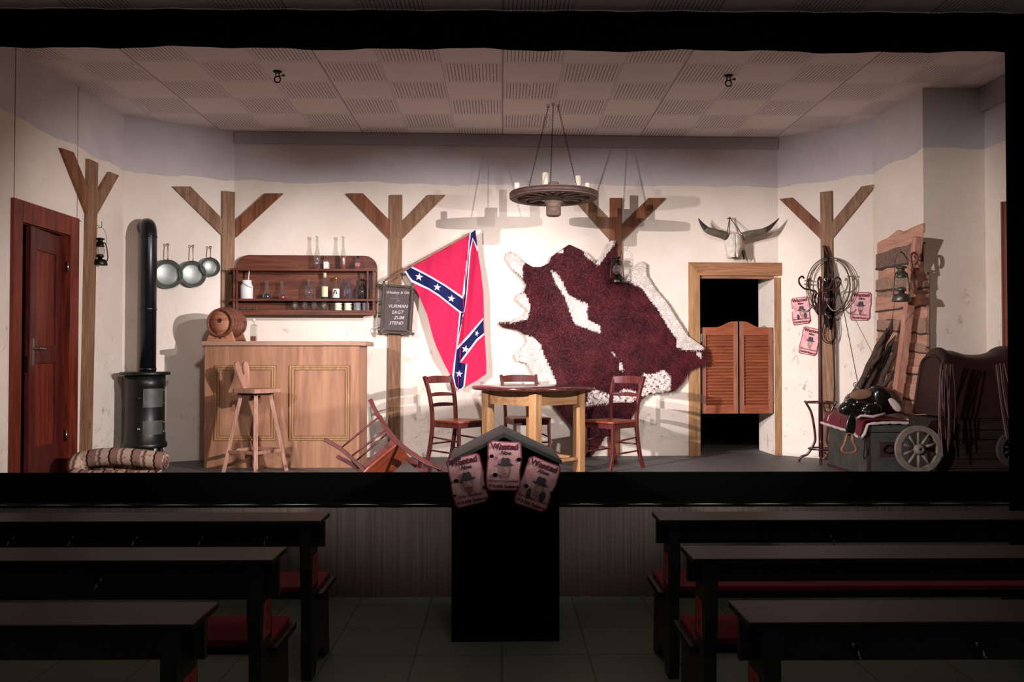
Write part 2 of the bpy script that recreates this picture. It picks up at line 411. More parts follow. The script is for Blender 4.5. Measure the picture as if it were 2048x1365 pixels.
# stage front with vertical striped covering
def stagefront():
    x = N('stage front covering'); f = x.noise(x.coord((60, 1, .6)), 1.0, 4); g = x.noise(x.coord((1, 1, 1)), .8, 2)
    x.col(x.mix(x.ramp(f, [(.3, '#8c7c70'), (.7, '#a99a8e')]), x.ramp(g, [(.4, '#8a7468'), (.6, '#9c9488')]), (.6, .6, .6, 1), 'MULTIPLY') if False else x.ramp(f, [(.3, '#4c423b'), (.7, '#63584f')]))
    x.p(.8, 0, .1); return x.mat
struct('wall_stage_front', MB().box(-5.5, 5.5, 6.2, 6.26, 0, .675), stagefront())
struct('trim_1', MB().box(-5.5, 5.5, 6.17, 6.27, .665, .70), plain('grey trim', '#80857e', .6, 0, .1))

# door opening in left wall and doorway in back wall (wall coordinates)
dl0, dzt = LW.uz(36, 430); dl1, _ = LW.uz(137, 460); 
dzt = 2.80
def wallpiece(mb, w, u0, u1, z0, z1, t=.08):
    T = M.Translation(w.p0) @ M.Rotation(w.a, 4, 'Z'); mb.box(u0, u1, 0, t, z0, z1, 0, T)
m = MB(); u0 = -.3; u1 = 2.60
wallpiece(m, LW, u0, dl0, SZ, CZ); wallpiece(m, LW, dl1, u1, SZ, CZ); wallpiece(m, LW, dl0, dl1, dzt, CZ)
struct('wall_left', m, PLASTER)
blen = (BW.P(470, 262) - BL.p0).dot(BL.ex)
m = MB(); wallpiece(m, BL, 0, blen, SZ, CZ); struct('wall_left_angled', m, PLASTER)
P2 = BL.p0 + BL.ex * blen; ub0 = (P2 - BW.p0).dot(BW.ex)
do0, _ = BW.uz(1399, 700); do1, _ = BW.uz(1549, 700); doz = BW.uz(1470, 552)[1]
ub1 = (BR.p0 - BW.p0).dot(BW.ex)
m = MB(); wallpiece(m, BW, ub0, do0, SZ, CZ); wallpiece(m, BW, do1, ub1, SZ, CZ); wallpiece(m, BW, do0, do1, doz, CZ)
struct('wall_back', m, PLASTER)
m = MB(); T = M.Translation(BW.p0) @ M.Rotation(BW.a, 4, 'Z')   # reveal panels of the doorway
m.box(do1, do1 + .03, .08, .52, SZ, CZ - 1, 0, T); m.box(do0 - .03, do0, .08, .52, SZ, CZ - 1, 0, T); m.box(do0, do1, .08, .40, doz, doz + .03, 0, T)
struct('wall_doorway_reveal', m, PLASTER)
m = MB(); m.box(1.4, 4.4, 11.3, 11.35, SZ, CZ); m.box(1.4, 1.45, 9.9, 11.3, SZ, CZ); m.box(4.35, 4.4, 9.9, 11.3, SZ, CZ)
struct('wall_backstage', m, BLACKC)
brl = (V((3.77, 8.67, 0)) - BR.p0).length
m = MB(); wallpiece(m, BR, 0, brl, SZ, CZ); struct('wall_right_angled', m, PLASTER)
m = MB(); wallpiece(m, RW, 0, 8.67 - 7.62, SZ, CZ); struct('wall_right', m, PLASTER)
m = MB(); m.box(3.765, 4.34, 7.612, 7.70, SZ, CZ); struct('wall_right_return', m, PLASTER)
m = MB(); m.box(4.32, 4.40, 5.9, 7.62, SZ, CZ); struct('wall_right_front', m, PLASTER)
# the two profile lamps (outside the picture) with their barn doors
for sd in (-1, 1):
    L0 = V((sd * 3.15, 3.2, 3.60)); dd = (V((sd * -1.1 + .1, 9.2, 3.60)) - L0).normalized(); az = math.atan2(dd.y, dd.x) - PI / 2
    r = thing('stage_lamp', 'black stage spotlight with barn door flap, %s side of the hall' % ('left' if sd < 0 else 'right'), 'lamp', tuple(L0), az)
    s = MB(); s.lathe([(.10, -.30), (.10, -.02), (.105, -.02), (.105, -.30)], 24, 0, RX(-90), cap=False); s.box(-.012, .012, -.2, -.17, .1, CZ - 3.6); s.build('housing', BLACKC, r)
    f = thing('stage_flood', 'black stage floodlight with added curved lower flap, %s side of the hall' % ('left' if sd < 0 else 'right'), 'lamp', (sd * 3.245, 3.465, 2.75), az * .6)
    s = MB(); s.surf(lambda u, v: (.42 * math.sin(2.6 * (u - .5)), .42 * math.cos(2.6 * (u - .5)), -.295 - .25 * v), 24, 1); s.box(-.012, .012, -.14, .42, -.60, -.59); s.build('barn_door', BLACKC, f)  # unseen flap added to keep flood spill off the stage front
    s = MB(); s.lathe([(.13, -.22), (.15, -.06), (.155, -.06), (.135, -.23)], 24, 0, RX(-90), cap=False); s.box(-.01, .01, -.16, -.14, -.6, CZ - 2.85); s.build('housing', BLACKC, f)
    s = MB(); s.box(-.45, .45, .70, .705, -.50, -.343 * .70); s.box(-.01, .01, .0, .70, -.52, -.50); s.box(-.01, .01, -.01, .0, -.52, -.11); s.build('barn_door', BLACKC, r)
# thin cover strips along seams
m = MB(); T = M.Translation(BW.p0) @ M.Rotation(BW.a, 4, 'Z')
m.box(ub0, ub1, -.02, 0, CZ - .13, CZ - .005, 0, T); struct('trim_2', m, plain('grey cover board', '#b0aaa8', .9, 0, .08, 3))
m = MB(); m.box(4.28, 4.32, 6.0, 7.62, CZ - .22, CZ - .005); struct('trim_3', m, plain('grey side board', '#b0aaa8', .9, 0, .08, 3))
m = MB(); TL = M.Translation(LW.p0) @ M.Rotation(LW.a, 4, 'Z')
for q in (LW.uz(29, 300)[0], LW.uz(155, 300)[0]): m.box(q - .003, q + .003, -.003, 0, SZ, CZ, 0, TL)
struct('trim_4', m, plain('seam line', '#8a7c70', .9))  # thin darker strips along the left wall seams

# ------------------------------------------------------------------ black stage drapes
def drape(name, x0, x1, z0, z1, Y, label, wave=.03, n=90, low=None, mt=BLACKC):
    mb = MB()
    def fn(u, v):
        x = x0 + (x1 - x0) * u; zb = low(x) if low else z0
        return (x, Y + wave * math.sin(x * 9) * (1 - .5 * v) + wave * .4 * math.sin(x * 23 + 1), zb + (z1 - zb) * v)
    mb.surf(fn, n, 4); mb.surf(lambda u, v: tuple(V(fn(1 - u, v)) + V((0, .012, 0))), n, 4)
    return tag(mb.build(name, mt, weld=False), label, 'curtain')
def lowv(x):
    px = 1004 + x / 5.93 * F
    y = 92 + (px / 2048) * 13 + 2.0 * math.sin(px * .012)
    return atY(px, y, 5.93).z
drape('stage_valance', -5.0, 5.0, 3.8, CZ - .005, 5.93, 'wide black cloth valance hanging across the top of the stage opening', .015, 160, lowv)
drape('side_drape', 3.585, 5.2, SZ - .6, CZ - .01, 6.02, 'black side curtain hanging at the right edge of the stage', .02, 60)
sb = MB(); sb.surf(lambda u, v: (-5.3 + 10.6 * u, 6.14 + .006 * math.sin(u * 160), .69 + (.898 - .69) * v), 200, 3)
sb.surf(lambda u, v: (5.3 - 10.6 * u, 6.17, .69 + (.898 - .69) * v), 4, 3); sb.surf(lambda u, v: (-5.3 + 10.6 * u, 6.14 + .03 * v, .898), 4, 1)
tag(sb.build('stage_edge_cloth', BLACKC), 'long low black cloth band standing along the front edge of the stage floor', 'cloth')

# ------------------------------------------------------------------ Y shaped posts
def ypost(w, cx, top, arms, label, board=22, bottom=945, mats=(POST, POSTR, POST), off=0, zb=SZ):
    """cx: (px at top, px at y 800); arms: two 4-point outlines in the photo"""
    org = (w.uz(cx[1], 800)[0], zb)
    r = thing('timber_post', label, 'post', w.W(org[0], zb), w.a, 'forked timber posts on the walls')
    u_t, z_t = w.uz(cx[0], top); hw = board / 2
    ul = w.uz(cx[0] - hw, top)[0] - org[0]; ur = w.uz(cx[0] + hw, top)[0] - org[0]
    bl = w.uz(cx[1] - hw, 800)[0] - org[0]; br = w.uz(cx[1] + hw, 800)[0] - org[0]
    s = MB(); s.prism([(bl, 0.003), (br, .003), (ur, z_t - zb), (ul, z_t - zb)], -.034, -.001)
    s.build('upright', mats[0], r, bevel=.003)
    for k, a in enumerate(arms):
        s = MB(); pts = w.loc(a, (org[0], zb)); s.prism(pts, -.030, -.001)
        b = s.build('brace', mats[1 + k], r, bevel=.003)
    return r
MWO = wood('weathered brace', '#5c4426', '#9a7a42', 'z', 1.0, .6, .6, '#4a2c16')
ypost(LW, (180, 168), 322, [[(116, 296), (141, 305), (171, 380), (170, 432)], [(214, 344), (232, 351), (187, 432), (187, 388)]],
      'forked timber post on the left wall between the brown door and the stove', 19, mats=(POST, POSTR, POST))
pc = ypost(BL, (456, 454), 384, [[(344, 374), (380, 374), (443, 438), (443, 472)]],
      'forked timber post behind the wall shelf and bar counter', 25, mats=(POST, POST, POSTR))
org_ = BW.uz(470, 460); s_ = MB(); s_.prism(BW.loc([(531, 388), (567, 388), (472, 476), (472, 442)], org_), -.030, -.001)
b_ = s_.build('brace', POSTR, pc, bevel=.003); b_.matrix_parent_inverse = M()
b_.matrix_local = (M.Translation(pc.location) @ RZ(math.degrees(BL.a))).inverted() @ M.Translation(BW.W(org_[0], org_[1])) @ RZ(math.degrees(BW.a))
ypost(BW, (793, 788), 391, [[(692, 388), (727, 388), (780, 442), (780, 480)], [(856, 391), (891, 391), (803, 480), (803, 446)]],
      'forked timber post behind the hanging chalkboard', 24, mats=(POST, POSTR, POST))
ypost(BW, (1231, 1227), 397, [[(1150, 404), (1184, 404), (1218, 440), (1218, 480)], [(1296, 397), (1330, 397), (1242, 484), (1242, 450)]],
      'forked timber post half hidden behind the cowhide', 24, mats=(POSTR, POST, POSTR))
ypost(BR, (1654, 1660), 384, [[(1561, 399), (1586, 396), (1643, 449), (1645, 481)], [(1725, 374), (1755, 369), (1665, 480), (1665, 446)]],
      'forked timber post on the right wall behind the bentwood coat stand', 23)

# ------------------------------------------------------------------ left door
def left_door():
    w = LW
    r = tag(thing('door_1', None, None, w.W(dl0, SZ), w.a), kind='structure')
    L = dl1 - dl0; H = dzt - SZ
    o0 = w.uz(20, 500)[0] - dl0; o1 = w.uz(152, 500)[0] - dl0; Ht = w.uz(21, 395)[1] - SZ
    for nm, a in (('frame', (o0, .02, 0, Ht)), ('frame', (L - .02, o1, 0, Ht)), ('frame', (.02, L - .02, H - .02, Ht))):
        s = MB(); s.box(a[0], a[1], -.03, 0, a[2], a[3]); s.build(nm, DOORW, r, bevel=.004)
    s = MB(); s.box(0, .025, .0, .10, 0, H); s.box(L - .025, L, 0, .10, 0, H); s.box(0, L, 0, .10, H - .025, H); s.build('jamb', DOORW, r)
    hg = bpy.data.objects.new('leaf', None); COL.objects.link(hg); hg.parent = r; hg.location = (L - .035, .035, .0); hg.rotation_euler = (0, 0, math.radians(7.5))
    LW_ = L - .125; HH = H - .04; st = .12
    s = MB()
    s.box(-LW_, -LW_ + st, 0, .04, .01, HH); s.box(-st, 0, 0, .04, .01, HH)
    for z0, z1 in ((.01, .34), (1.02, 1.17), (HH - .17, HH)): s.box(-LW_ + st, -st, 0.001, .039, z0, z1)
    leaf = s.build('door_leaf', DOORD, hg, bevel=.004)
    s = MB(); s.box(-LW_ + st, -st, .018, .028, .34, HH - .17)
    s.build('door_panel', DOORW, hg)
    s = MB(); s.box(-LW_ + .035, -LW_ + .07, -.008, 0, 1.0, 1.22); s.tube([(-LW_ + .052, -.005, 1.14), (-LW_ + .052, -.05, 1.14), (-LW_ + .17, -.055, 1.135)], .009)
    h = s.build('handle', CHROME, hg, bevel=.002)
    s = MB(); s.box(-LW_ - .002, -LW_, .008, .032, .95, 1.08); s.build('lock_plate', CHROME, hg)
    for z in (.35, HH - .30):
        s = MB(); s.lathe([(.009, 0), (.009, .09)], 10, 0, TR(L - .03, -.012, z)); s.build('hinge', CHROME, r)
    s = MB(); s.box(-.2, L + .5, .75, .78, 0, 2.6); s.box(L + .3, L + .33, .1, .75, 0, 2.6)
    return r
left_door()
tag(MB().box(-4.9, -4.85, 5.5, 9.2, SZ, CZ).build('dark_backing', BLACKC), kind='structure')  # added black sheet: the dark beyond the door gap put into its colour

# ------------------------------------------------------------------ right edge: brown door panel on the front part of right wall
s = MB(); y1 = 7.27; s.box(4.285, 4.319, 6.35, y1, SZ + .0, 3.05); s.box(4.27, 4.319, y1, y1 + .0 + .02, SZ, 3.05)
tag(s.build('door_2', wood('brown door panel', '#6a3c28', '#8c5840', 'z', .8, .6)), kind='structure')

# ------------------------------------------------------------------ saloon doorway
def saloon():
    w = BW; org = (do0, SZ)
    r = tag(thing('door_3', None, None, w.W(do0, SZ), w.a), kind='structure')
    o0 = w.uz(1377, 700)[0] - do0; o1 = w.uz(1563, 700)[0] - do0; L = do1 - do0; H = doz - SZ; Ht = w.uz(1470, 526)[1] - SZ
    s = MB(); s.prism([(o0, 0), (0, 0), (0, H), (o0, Ht)], -.03, 0); s.build('frame_left', FRAMEW, r, bevel=.003)
    s = MB(); s.prism([(L, 0), (o1 - .015, 0), (o1 - .015, H - .02), (L, H - .02)], -.03, 0); s.build('frame_right', FRAMEW, r, bevel=.003)
    s = MB(); s.prism([(0, H), (o0, Ht), (o1, Ht), (o1, H), ], -.034, 0); s.build('frame_head', FRAMEX, r, bevel=.003)
    s = MB(); s.box(0, L, 0, .085, H - .03, H); s.build('lintel', FRAMEX, r)
    # two swing doors
    zb = w.uz(1440, 828)[1]; zt = w.uz(1440, 655)[1]; zh = w.uz(1470, 643)[1]
    dh = zt - zb; lift = zh - zt
    def leaf(x0, x1, flip, label):
        q = thing('saloon_door', label, 'door', w.W(do0 + (x0 + x1) / 2, zb, -.03), w.a, 'louvred saloon doors')
        h = (x1 - x0) / 2; st = .045; f = -1 if flip else 1
        def X(a): return a * f
        # inner stile is the tall one (towards the gap)
        s = MB(); s.box(min(X(-h), X(-h + st)), max(X(-h), X(-h + st)), -.018, .018, 0, dh); s.build('stile', SALOONZ, q, bevel=.002)
        s = MB(); s.box(min(X(h - st), X(h)), max(X(h - st), X(h)), -.018, .018, 0, dh + lift); s.build('stile', SALOONZ, q, bevel=.002)
        s = MB(); s.box(-h + st, h - st, -.016, .016, 0, .09); s.build('bottom_rail', SALOON, q)
        top = [(X(-h + st), dh - .085), (X(-h + st), dh)]
        for k in range(13):
            t = k / 12; top.append((X(-h + st + (2 * h - 2 * st) * (.35 + .65 * t)), dh + lift * (t * t * (3 - 2 * t))))
        top.append((X(h - st), dh - .085)); s = MB(); s.prism(top, -.016, .016); s.build('top_rail', SALOON, q)
        s = MB(); n = 22; a0 = .09; a1 = dh - .085
        for k in range(n):
            z = a0 + (a1 - a0) * (k + .5) / n
            s.box(-h + st, h - st, -.013, .013, -.0035, .0035, 0, TR(0, 0, z) @ RX(-48))
        s.box(-h + st - .002, h - st + .002, .010, .014, a0, a1)
        s.build('louvre_slats', SALOON, q)
        for z in (.12, dh - .16):
            s = MB(); s.box(min(X(-h - .012), X(-h)), max(X(-h - .012), X(-h)), -.02, .0, z, z + .09); s.build('hinge', CHROME, q)
    a = w.uz(1403, 700, -.03)[0] - do0; b = w.uz(1475, 700, -.03)[0] - do0; c = w.uz(1479, 700, -.03)[0] - do0; d = L - .014
    leaf(a, b, False, 'left leaf of the louvred wooden saloon doors, beside the cowhide')
    leaf(c, d, True, 'right leaf of the louvred wooden saloon doors, hinged near the coat stand')
saloon()

# ------------------------------------------------------------------ lantern
def lantern(label, loc, rz, s_=1.0, mt=LANT, group='hurricane lanterns'):
    r = thing('hurricane_lantern', label, 'lantern', loc, rz, group)
    k = s_
    s = MB(); s.lathe([(.062 * k, 0), (.066 * k, .006 * k), (.058 * k, .04 * k), (.05 * k, .052 * k), (.02 * k, .06 * k), (.02 * k, .075 * k)], 24); s.build('fuel_tank', mt, r)
    s = MB(); s.lathe([(.030 * k, .075 * k), (.036 * k, .085 * k), (.028 * k, .10 * k), (.012 * k, .105 * k)], 18); s.build('burner', mt, r)
    s = MB(); s.lathe([(.030 * k, .088 * k), (.043 * k, .12 * k), (.042 * k, .145 * k), (.028 * k, .175 * k)], 20, cap=False); s.build('glass_chimney', GLASS, r)
    s = MB(); s.lathe([(.034 * k, .172 * k), (.040 * k, .18 * k), (.030 * k, .19 * k), (.032 * k, .215 * k), (.022 * k, .22 * k), (.024 * k, .235 * k), (.040 * k, .24 * k), (.036 * k, .25 * k), (.012 * k, .256 * k)], 20); s.build('cap', mt, r)
    s = MB()
    for sx in (-1, 1): s.tube(curve([(sx * .045 * k, 0, .03 * k), (sx * .064 * k, 0, .06 * k), (sx * .058 * k, 0, .15 * k), (sx * .045 * k, 0, .20 * k), (sx * .025 * k, 0, .215 * k)], 4), .005 * k, 8)
    s.build('side_tubes', mt, r)
    s = MB(); s.tube(curve([(-.050 * k, 0, .19 * k), (-.055 * k, 0, .26 * k), (-.03 * k, 0, .335 * k), (0, 0, .352 * k), (.03 * k, 0, .335 * k), (.055 * k, 0, .26 * k), (.050 * k, 0, .19 * k)], 5), .0018 * k, 6); s.build('bail', IRON, r)
    return r
# left lantern on an arm from the left post
p = LW.P(176, 500, .22); d0 = V((LW.P(200, 478, .22)))
hk = LW.P(184, 466, .04)
lp = V((-3.66, 7.98, 0)); pz = atY(200, 531, 7.98)
LPX = pz.x
lantern('small black hurricane lantern hanging from a hook on the left wall post', (LPX, 7.98, pz.z), .3, 1.0)
s = MB(); A = atY(183, 466, 7.98); s.tube([(-3.75, 7.62, pz.z + .37), (LPX - .10, 7.9, pz.z + .37), (LPX - .02, 7.98, pz.z + .37), (LPX - .01, 7.98, pz.z + .35), (LPX, 7.98, pz.z + .349), (LPX + .012, 7.98, pz.z + .36), (LPX + .014, 7.98, pz.z + .40), (LPX + .004, 7.98, pz.z + .405)], .0028, 6)
tag(s.build('wire_hook', IRON), 'thin bent wire hook carrying the lantern on the left post', 'hook')
# middle lantern
pm = BW.P(1234, 567, .17)
lantern('dark hurricane lantern hanging in front of the cowhide on the centre post', (pm.x, pm.y, pm.z), BW.a, 1.12)
s = MB(); zt = pm.z + .352 * 1.12
hb = BW.W(BW.uz(1234, 495)[0], 0, .034)
s.tube([(hb.x, hb.y, zt + .03), (hb.x, hb.y - .05, zt + .02), (pm.x, pm.y, zt), (pm.x + .004, pm.y - .01, zt + .03)], .003, 6)
tag(s.build('wire_hook', IRON), 'wire hook carrying the lantern in front of the cowhide', 'hook')

# ------------------------------------------------------------------ stove
SX, SY = atY(290, 800, 8.45).x, 8.45
def stove():
    r = thing('wood_stove', 'round black cast iron stove with a tall pipe in the left corner', 'stove', (SX, SY, SZ))
    z = lambda py: atY(290, py, SY - .0).z - SZ
    b0 = z(893); t0 = z(745); R = 38 / F * SY
    s = MB(); s.lathe([(R * 1.09, b0 - .01), (R * 1.12, b0 + .01), (R * 1.10, b0 + .035), (R * 1.02, b0 + .05), (R * 1.02, b0 + .12), (R * .98, b0 + .135), (R * .965, t0 - .15), (R * 1.0, t0 - .14), (R * 1.0, t0 - .03)], 48); s.build('body', STOVE, r)
    s = MB(); s.lathe([(R * 1.22, t0 - .026), (R * 1.24, t0 - .02), (R * 1.24, t0), (R * 1.2, t0 + .004), (.0001, t0 + .004)], 48); s.build('top_plate', STOVE, r)
    for nm, za, zc, mt in (('door', z(814), z(777), STOVED), ('ash_door', z(871), z(840), STOVED)):
        q = MB(); n = 10; a0, a1 = math.radians(-73), math.radians(-10)
        def fn(u, v, R2=R * 1.0): 
            a = a0 + (a1 - a0) * u; return (R2 * math.cos(a), R2 * math.sin(a), za + (zc - za) * v)
        q.surf(lambda u, v: fn(u, v, R * 1.01), n, 1)
        for u in (0, 1): q.surf(lambda a, v: fn(u, v, R * (.95 + .06 * (a if u else 1 - a))), 1, 1)
        for v in (0, 1): q.surf(lambda u, a: fn(u, v, R * (.95 + .06 * (1 - a if v else a))), n, 1)
        d = q.build(nm, mt, r)
        kx, ky, kz = R * 1.06 * math.cos(a0 - .12), R * 1.06 * math.sin(a0 - .12), (za + zc) / 2
        q = MB(); q.lathe([(.006, -.02), (.006, .01), (.014, .014), (.014, .03), (.004, .036)], 10, 0, TR(kx, ky, kz) @ RX(90)); q.build('latch', CHROME if nm == 'ash_door' else BLACKH, d)
        for hz in (za + .03, zc - .03):
            q = MB(); q.lathe([(.008, 0), (.008, .02)], 8, 0, TR(R * 1.03 * math.cos(a1 + .06), R * 1.03 * math.sin(a1 + .06), hz)); q.build('hinge', CHROME, d)
    for a in (45, 135, 225, 315):
        q = MB(); c = V((math.cos(math.radians(a)), math.sin(math.radians(a)), 0)); q.tube([c * R * .8 + V((0, 0, b0)), c * R * .95 + V((0, 0, 0))], [.03, .014], 8); q.build('leg', BLACKH, r)
    pr = 15.5 / F * (SY + .1); zt = z(472)
    q = MB(); pts = [(0, .06, t0), (0, .06, zt)]; ed = V((-.52, .85, 0))
    for k in range(1, 9):
        t = k / 8 * PI / 2; pts.append(tuple(V((0, .06, zt + .12 * math.sin(t))) + ed * (.11 * (1 - math.cos(t)))))
    pts.append(tuple(V((0, .06, zt + .12)) + ed * .225)); q.tube(pts, pr, 24)
    pp = q.build('stove_pipe', PIPE, r)
    for zz in (t0 + .02, z(620), zt - .01):
        q = MB(); q.lathe([(pr * 1.03, 0), (pr * 1.06, .006), (pr * 1.06, .014), (pr * 1.03, .02)], 24, 0, TR(0, .06, zz), cap=False); q.build('pipe_collar', PIPE, pp)
stove()

# ------------------------------------------------------------------ pans
def pan(px, py, rp, hy, label):
    w = BL; c = w.P(px, py, .03); R = rp / F * c.y * 1.0
    r = thing('frying_pan', label, 'pan', (c.x, c.y, c.z), w.a, 'metal pans hanging on the wall')
    T = RX(90)
    s = MB(); s.lathe([(.0001, -.012), (R * .72, -.012), (R * .76, -.008), (R * 1.0, .034), (R * 1.02, .037), (R * 1.0, .031), (R * .78, -.004), (R * .70, -.007), (.0001, -.007)], 40, 0, T); s.build('bowl', PANM, r)
    hl = (py - hy) / F * c.y
    s = MB(); s.stick([(0, -.032, R * .96), (0, -.05, R * 1.15), (0, -.045, hl * .8), (0, -.03, hl)], .016, .006); s.tube(arc((0, -.03, hl + .008), .011, 0, 350, 14), .004, 6); s.build('handle', PANH, r)
    s = MB(); s.tube([(0, .03, hl + .012), (0, -.04, hl + .014)], .003, 6); s.build('nail', IRON, r)
pan(334, 549, 28.5, 492, 'largest metal frying pan, left of the three on the wall')
pan(384, 549, 26, 495, 'middle of the three metal pans hanging beside the stove pipe')
pan(419, 535, 19, 497, 'smallest metal pan, right of the three, nearest the timber post')

# ------------------------------------------------------------------ bar counter
BY = 8.36
def bar():
    a = atY(409, 800, BY); b = atY(718, 800, BY); X0, X1 = a.x, b.x; D = .5; Ht = atY(560, 692, BY).z - SZ; W_ = X1 - X0
    r = thing('bar_counter', 'pale wooden bar counter with two framed front panels', 'counter', (X0, BY, SZ))
    s = MB(); s.box(0, W_, 0, .025, 0, Ht); s.build('front_board', BARW, r)
    s = MB(); s.box(0, .025, .025, D, 0, Ht); s.build('side_board', BARW, r)
    s = MB(); s.box(W_ - .025, W_, .025, D, 0, Ht); s.build('side_board', BARW, r)
    t = Ht; th = atY(560, 684, BY).z - SZ - Ht
    s = MB(); s.box(-.03, W_ + .065, -.03, D + .02, t, t + th + .005); s.build('counter_top', BARX, r, bevel=.008)
    for x0, x1, y0, y1 in ((430, 552, 731, 882), (579, 700, 731, 882)):
        A = atY(x0, y0, BY); B = atY(x1, y1, BY); u0, u1, z0, z1 = A.x - X0, B.x - X0, B.z - SZ, A.z - SZ
        q = MB(); DL = bpy.data.materials.get('shaded groove') or plain('shaded groove', '#5c3e2a', .8)  # darker base strip: recess shade between the beads put into the colour
        def frame(i0, i1, y, m):
            a0, b0, c0, d0 = u0 + i0, u1 - i0, z0 + i0, z1 - i0; a1, b1, c1, d1 = u0 + i1, u1 - i1, z0 + i1, z1 - i1
            for P_ in ([(a0, c0), (a1, c1), (a1, d1), (a0, d0)], [(b0, c0), (b1, c1), (b1, d1), (b0, d0)], [(a0, c0), (b0, c0), (b1, c1), (a1, c1)], [(a0, d0), (b0, d0), (b1, d1), (a1, d1)]): q.prism(P_, y, .001, m)
        frame(0, .048, -.004, 1); frame(.004, .022, -.016, 0); frame(.026, .044, -.010, 0)
        q.build('panel_moulding', [MOULD, DL], r, bevel=0)
    return X0, X1, SZ + t + th + .005
BX0, BX1, BZ = bar()

# barrel on a cradle
def barrel_small():
    c = atY(449, 645, 8.50); x = c.x
    r = thing('small_barrel', 'small wooden barrel on a wooden cradle at the left end of the bar', 'barrel', (x, 8.58, BZ), math.radians(-12))
    R = 29.5 / F * 8.5; zc = atY(449, 646, 8.45).z - BZ; L = .30
    T = TR(0, L / 2, zc) @ RX(90)
    pr = []
    for k in range(13):
        t = k / 12; pr.append((R * (.93 + .16 * math.sin(t * PI)), t * L))
    s = MB(); s.lathe(pr, 40, 0, T, cap=False); s.lathe([(R * .93, 0), (R * .80, 0), (R * .80, .012)], 40, 0, T, cap=False); s.lathe([(R * .93, L), (R * .80, L), (R * .80, L - .012)], 40, 0, T, cap=False)
    s.build('staves', BARRELD, r)
    s = MB(); s.lathe([(.0001, .012), (R * .8, .012), (R * .8, .02)], 40, 0, T); s.build('barrel_head', BARRELW, r)
    s = MB(); s.lathe([(R * .8, L - .02), (R * .8, L - .012), (.0001, L - .012)], 40, 0, T); s.build('barrel_head', BARRELW, r)
    for t0, t1 in ((.06, .14), (.20, .27), (.73, .80), (.86, .94)):
        f = lambda t: R * (.935 + .162 * math.sin(t * PI)) + .002
        s = MB(); s.lathe([(f(t0) - .003, t0 * L), (f(t0), t0 * L), (f(t1), t1 * L), (f(t1) - .003, t1 * L)], 40, 0, T, cap=False); s.build('hoop', BARRELD, r)
    yf = L / 2 - (L - .012)
    s = MB(); s.tube([(.0 + .022 * math.cos(t * .5) * (1 - t / 40), yf - .003, zc + .02 + .022 * math.sin(t * .5) * (1 - t / 40)) for t in range(30)], .004, 6); s.build('brand_mark', plain('burnt mark', '#3a1c14', .8), r)
    for y in (-.125, .085):
        s = MB(); hw = .155; tw = .085; h = .115; top = [(hw * .96, 0), (tw * 1.25, h * .95)]
        for k in range(9):
            a = math.radians(-35 - 110 * k / 8); top.append((R * 1.02 * math.cos(a), zc + R * 1.02 * math.sin(a)))
        top += [(-tw * 1.25, h * .95), (-hw * .96, 0)]
        s.prism(top, y, y + .03); s.build('cradle_board', BARRELW, r, bevel=.003)
    s = MB(); s.tube(curve([(-.06, -.128, .035), (-.03, -.128, .045), (0, -.128, .033), (.03, -.128, .045), (.06, -.128, .035)], 6), .0018, 5); s.tube(arc((0, -.128, .036), .010, 0, 340, 12), .002, 5); s.build('carved_scroll', plain('burnt scroll', '#3a1c14', .8), r)
barrel_small()

# ------------------------------------------------------------------ bottles and glasses
def bottle(name, label, cat, loc, prof, mt=GLASS, liquid=None, lm=LIQP, cap=None, capm=BLACKH, lab=None, labm=LABEL, group=None, square=False, rz=0, art=False):
    r = thing(name, label, cat, loc, rz, group)
    n = 4 if square else 24
    T = RZ(45) if square else None
    k = 1.3 if square else 1.0
    if square: prof = [(a * (k if a > .018 else 1), b) for a, b in prof]
    s = MB(); s.lathe(prof, n, 0, T, cap=False, sm=not square)
    s.lathe([(.0001, .002), (prof[0][0] * .95, .002)], n, 0, T, cap=False, sm=False); s.build('glass_body', mt, r)
    if liquid:
        lp = [(a * .90, max(b, .005)) for a, b in prof if b <= liquid]
        ra = lp[-1][0]
        for (a0, b0), (a1, b1) in zip(prof, prof[1:]):
            if b0 <= liquid < b1: ra = (a0 + (a1 - a0) * (liquid - b0) / (b1 - b0)) * .90
        s = MB(); s.lathe([(.0001, .005)] + lp + [(ra, liquid), (.0001, liquid)], n, 0, T, cap=False, sm=not square); s.build('liquid', lm, r)
    top = prof[-1]
    if cap:
        s = MB(); s.lathe([(top[0] * 1.15, top[1] - cap * .6), (top[0] * 1.2, top[1] - cap * .6), (top[0] * 1.2, top[1] + cap * .4), (.0001, top[1] + cap * .4)], 16); s.build('cap', capm, r)
    if lab:
        z0, z1 = lab; R = max(a for a, b in prof) * 1.01
        s = MB()
        if square: s.box(-R * .60, R * .60, -R * .715, -R * .70, z0, z1)
        else: s.surf(lambda u, v: (R * math.cos(-PI / 2 + (u - .5) * 2.6), R * math.sin(-PI / 2 + (u - .5) * 2.6), z0 + (z1 - z0) * v), 12, 1)
        if art:
            f = lambda x, z: (R * 1.02 * math.sin(x / R), -R * 1.02 * math.cos(x / R), z)
            zc = (z0 + z1) / 2; h = z1 - z0
            for cx, cz, rx, rz_ in ((0, zc + h * .18, h * .14, h * .2), (-h * .16, zc, h * .07, h * .12), (h * .16, zc, h * .07, h * .12), (0, zc - h * .28, h * .26, h * .1)):
                pl = ell(cx, cz, rx, rz_, 12); s.add([f(a, b) for a, b in pl], [tuple(range(12))], 1)
        s.build('paper_label', [labm, INK], r)
    return r
m_ = lambda px: px / F * 8.9
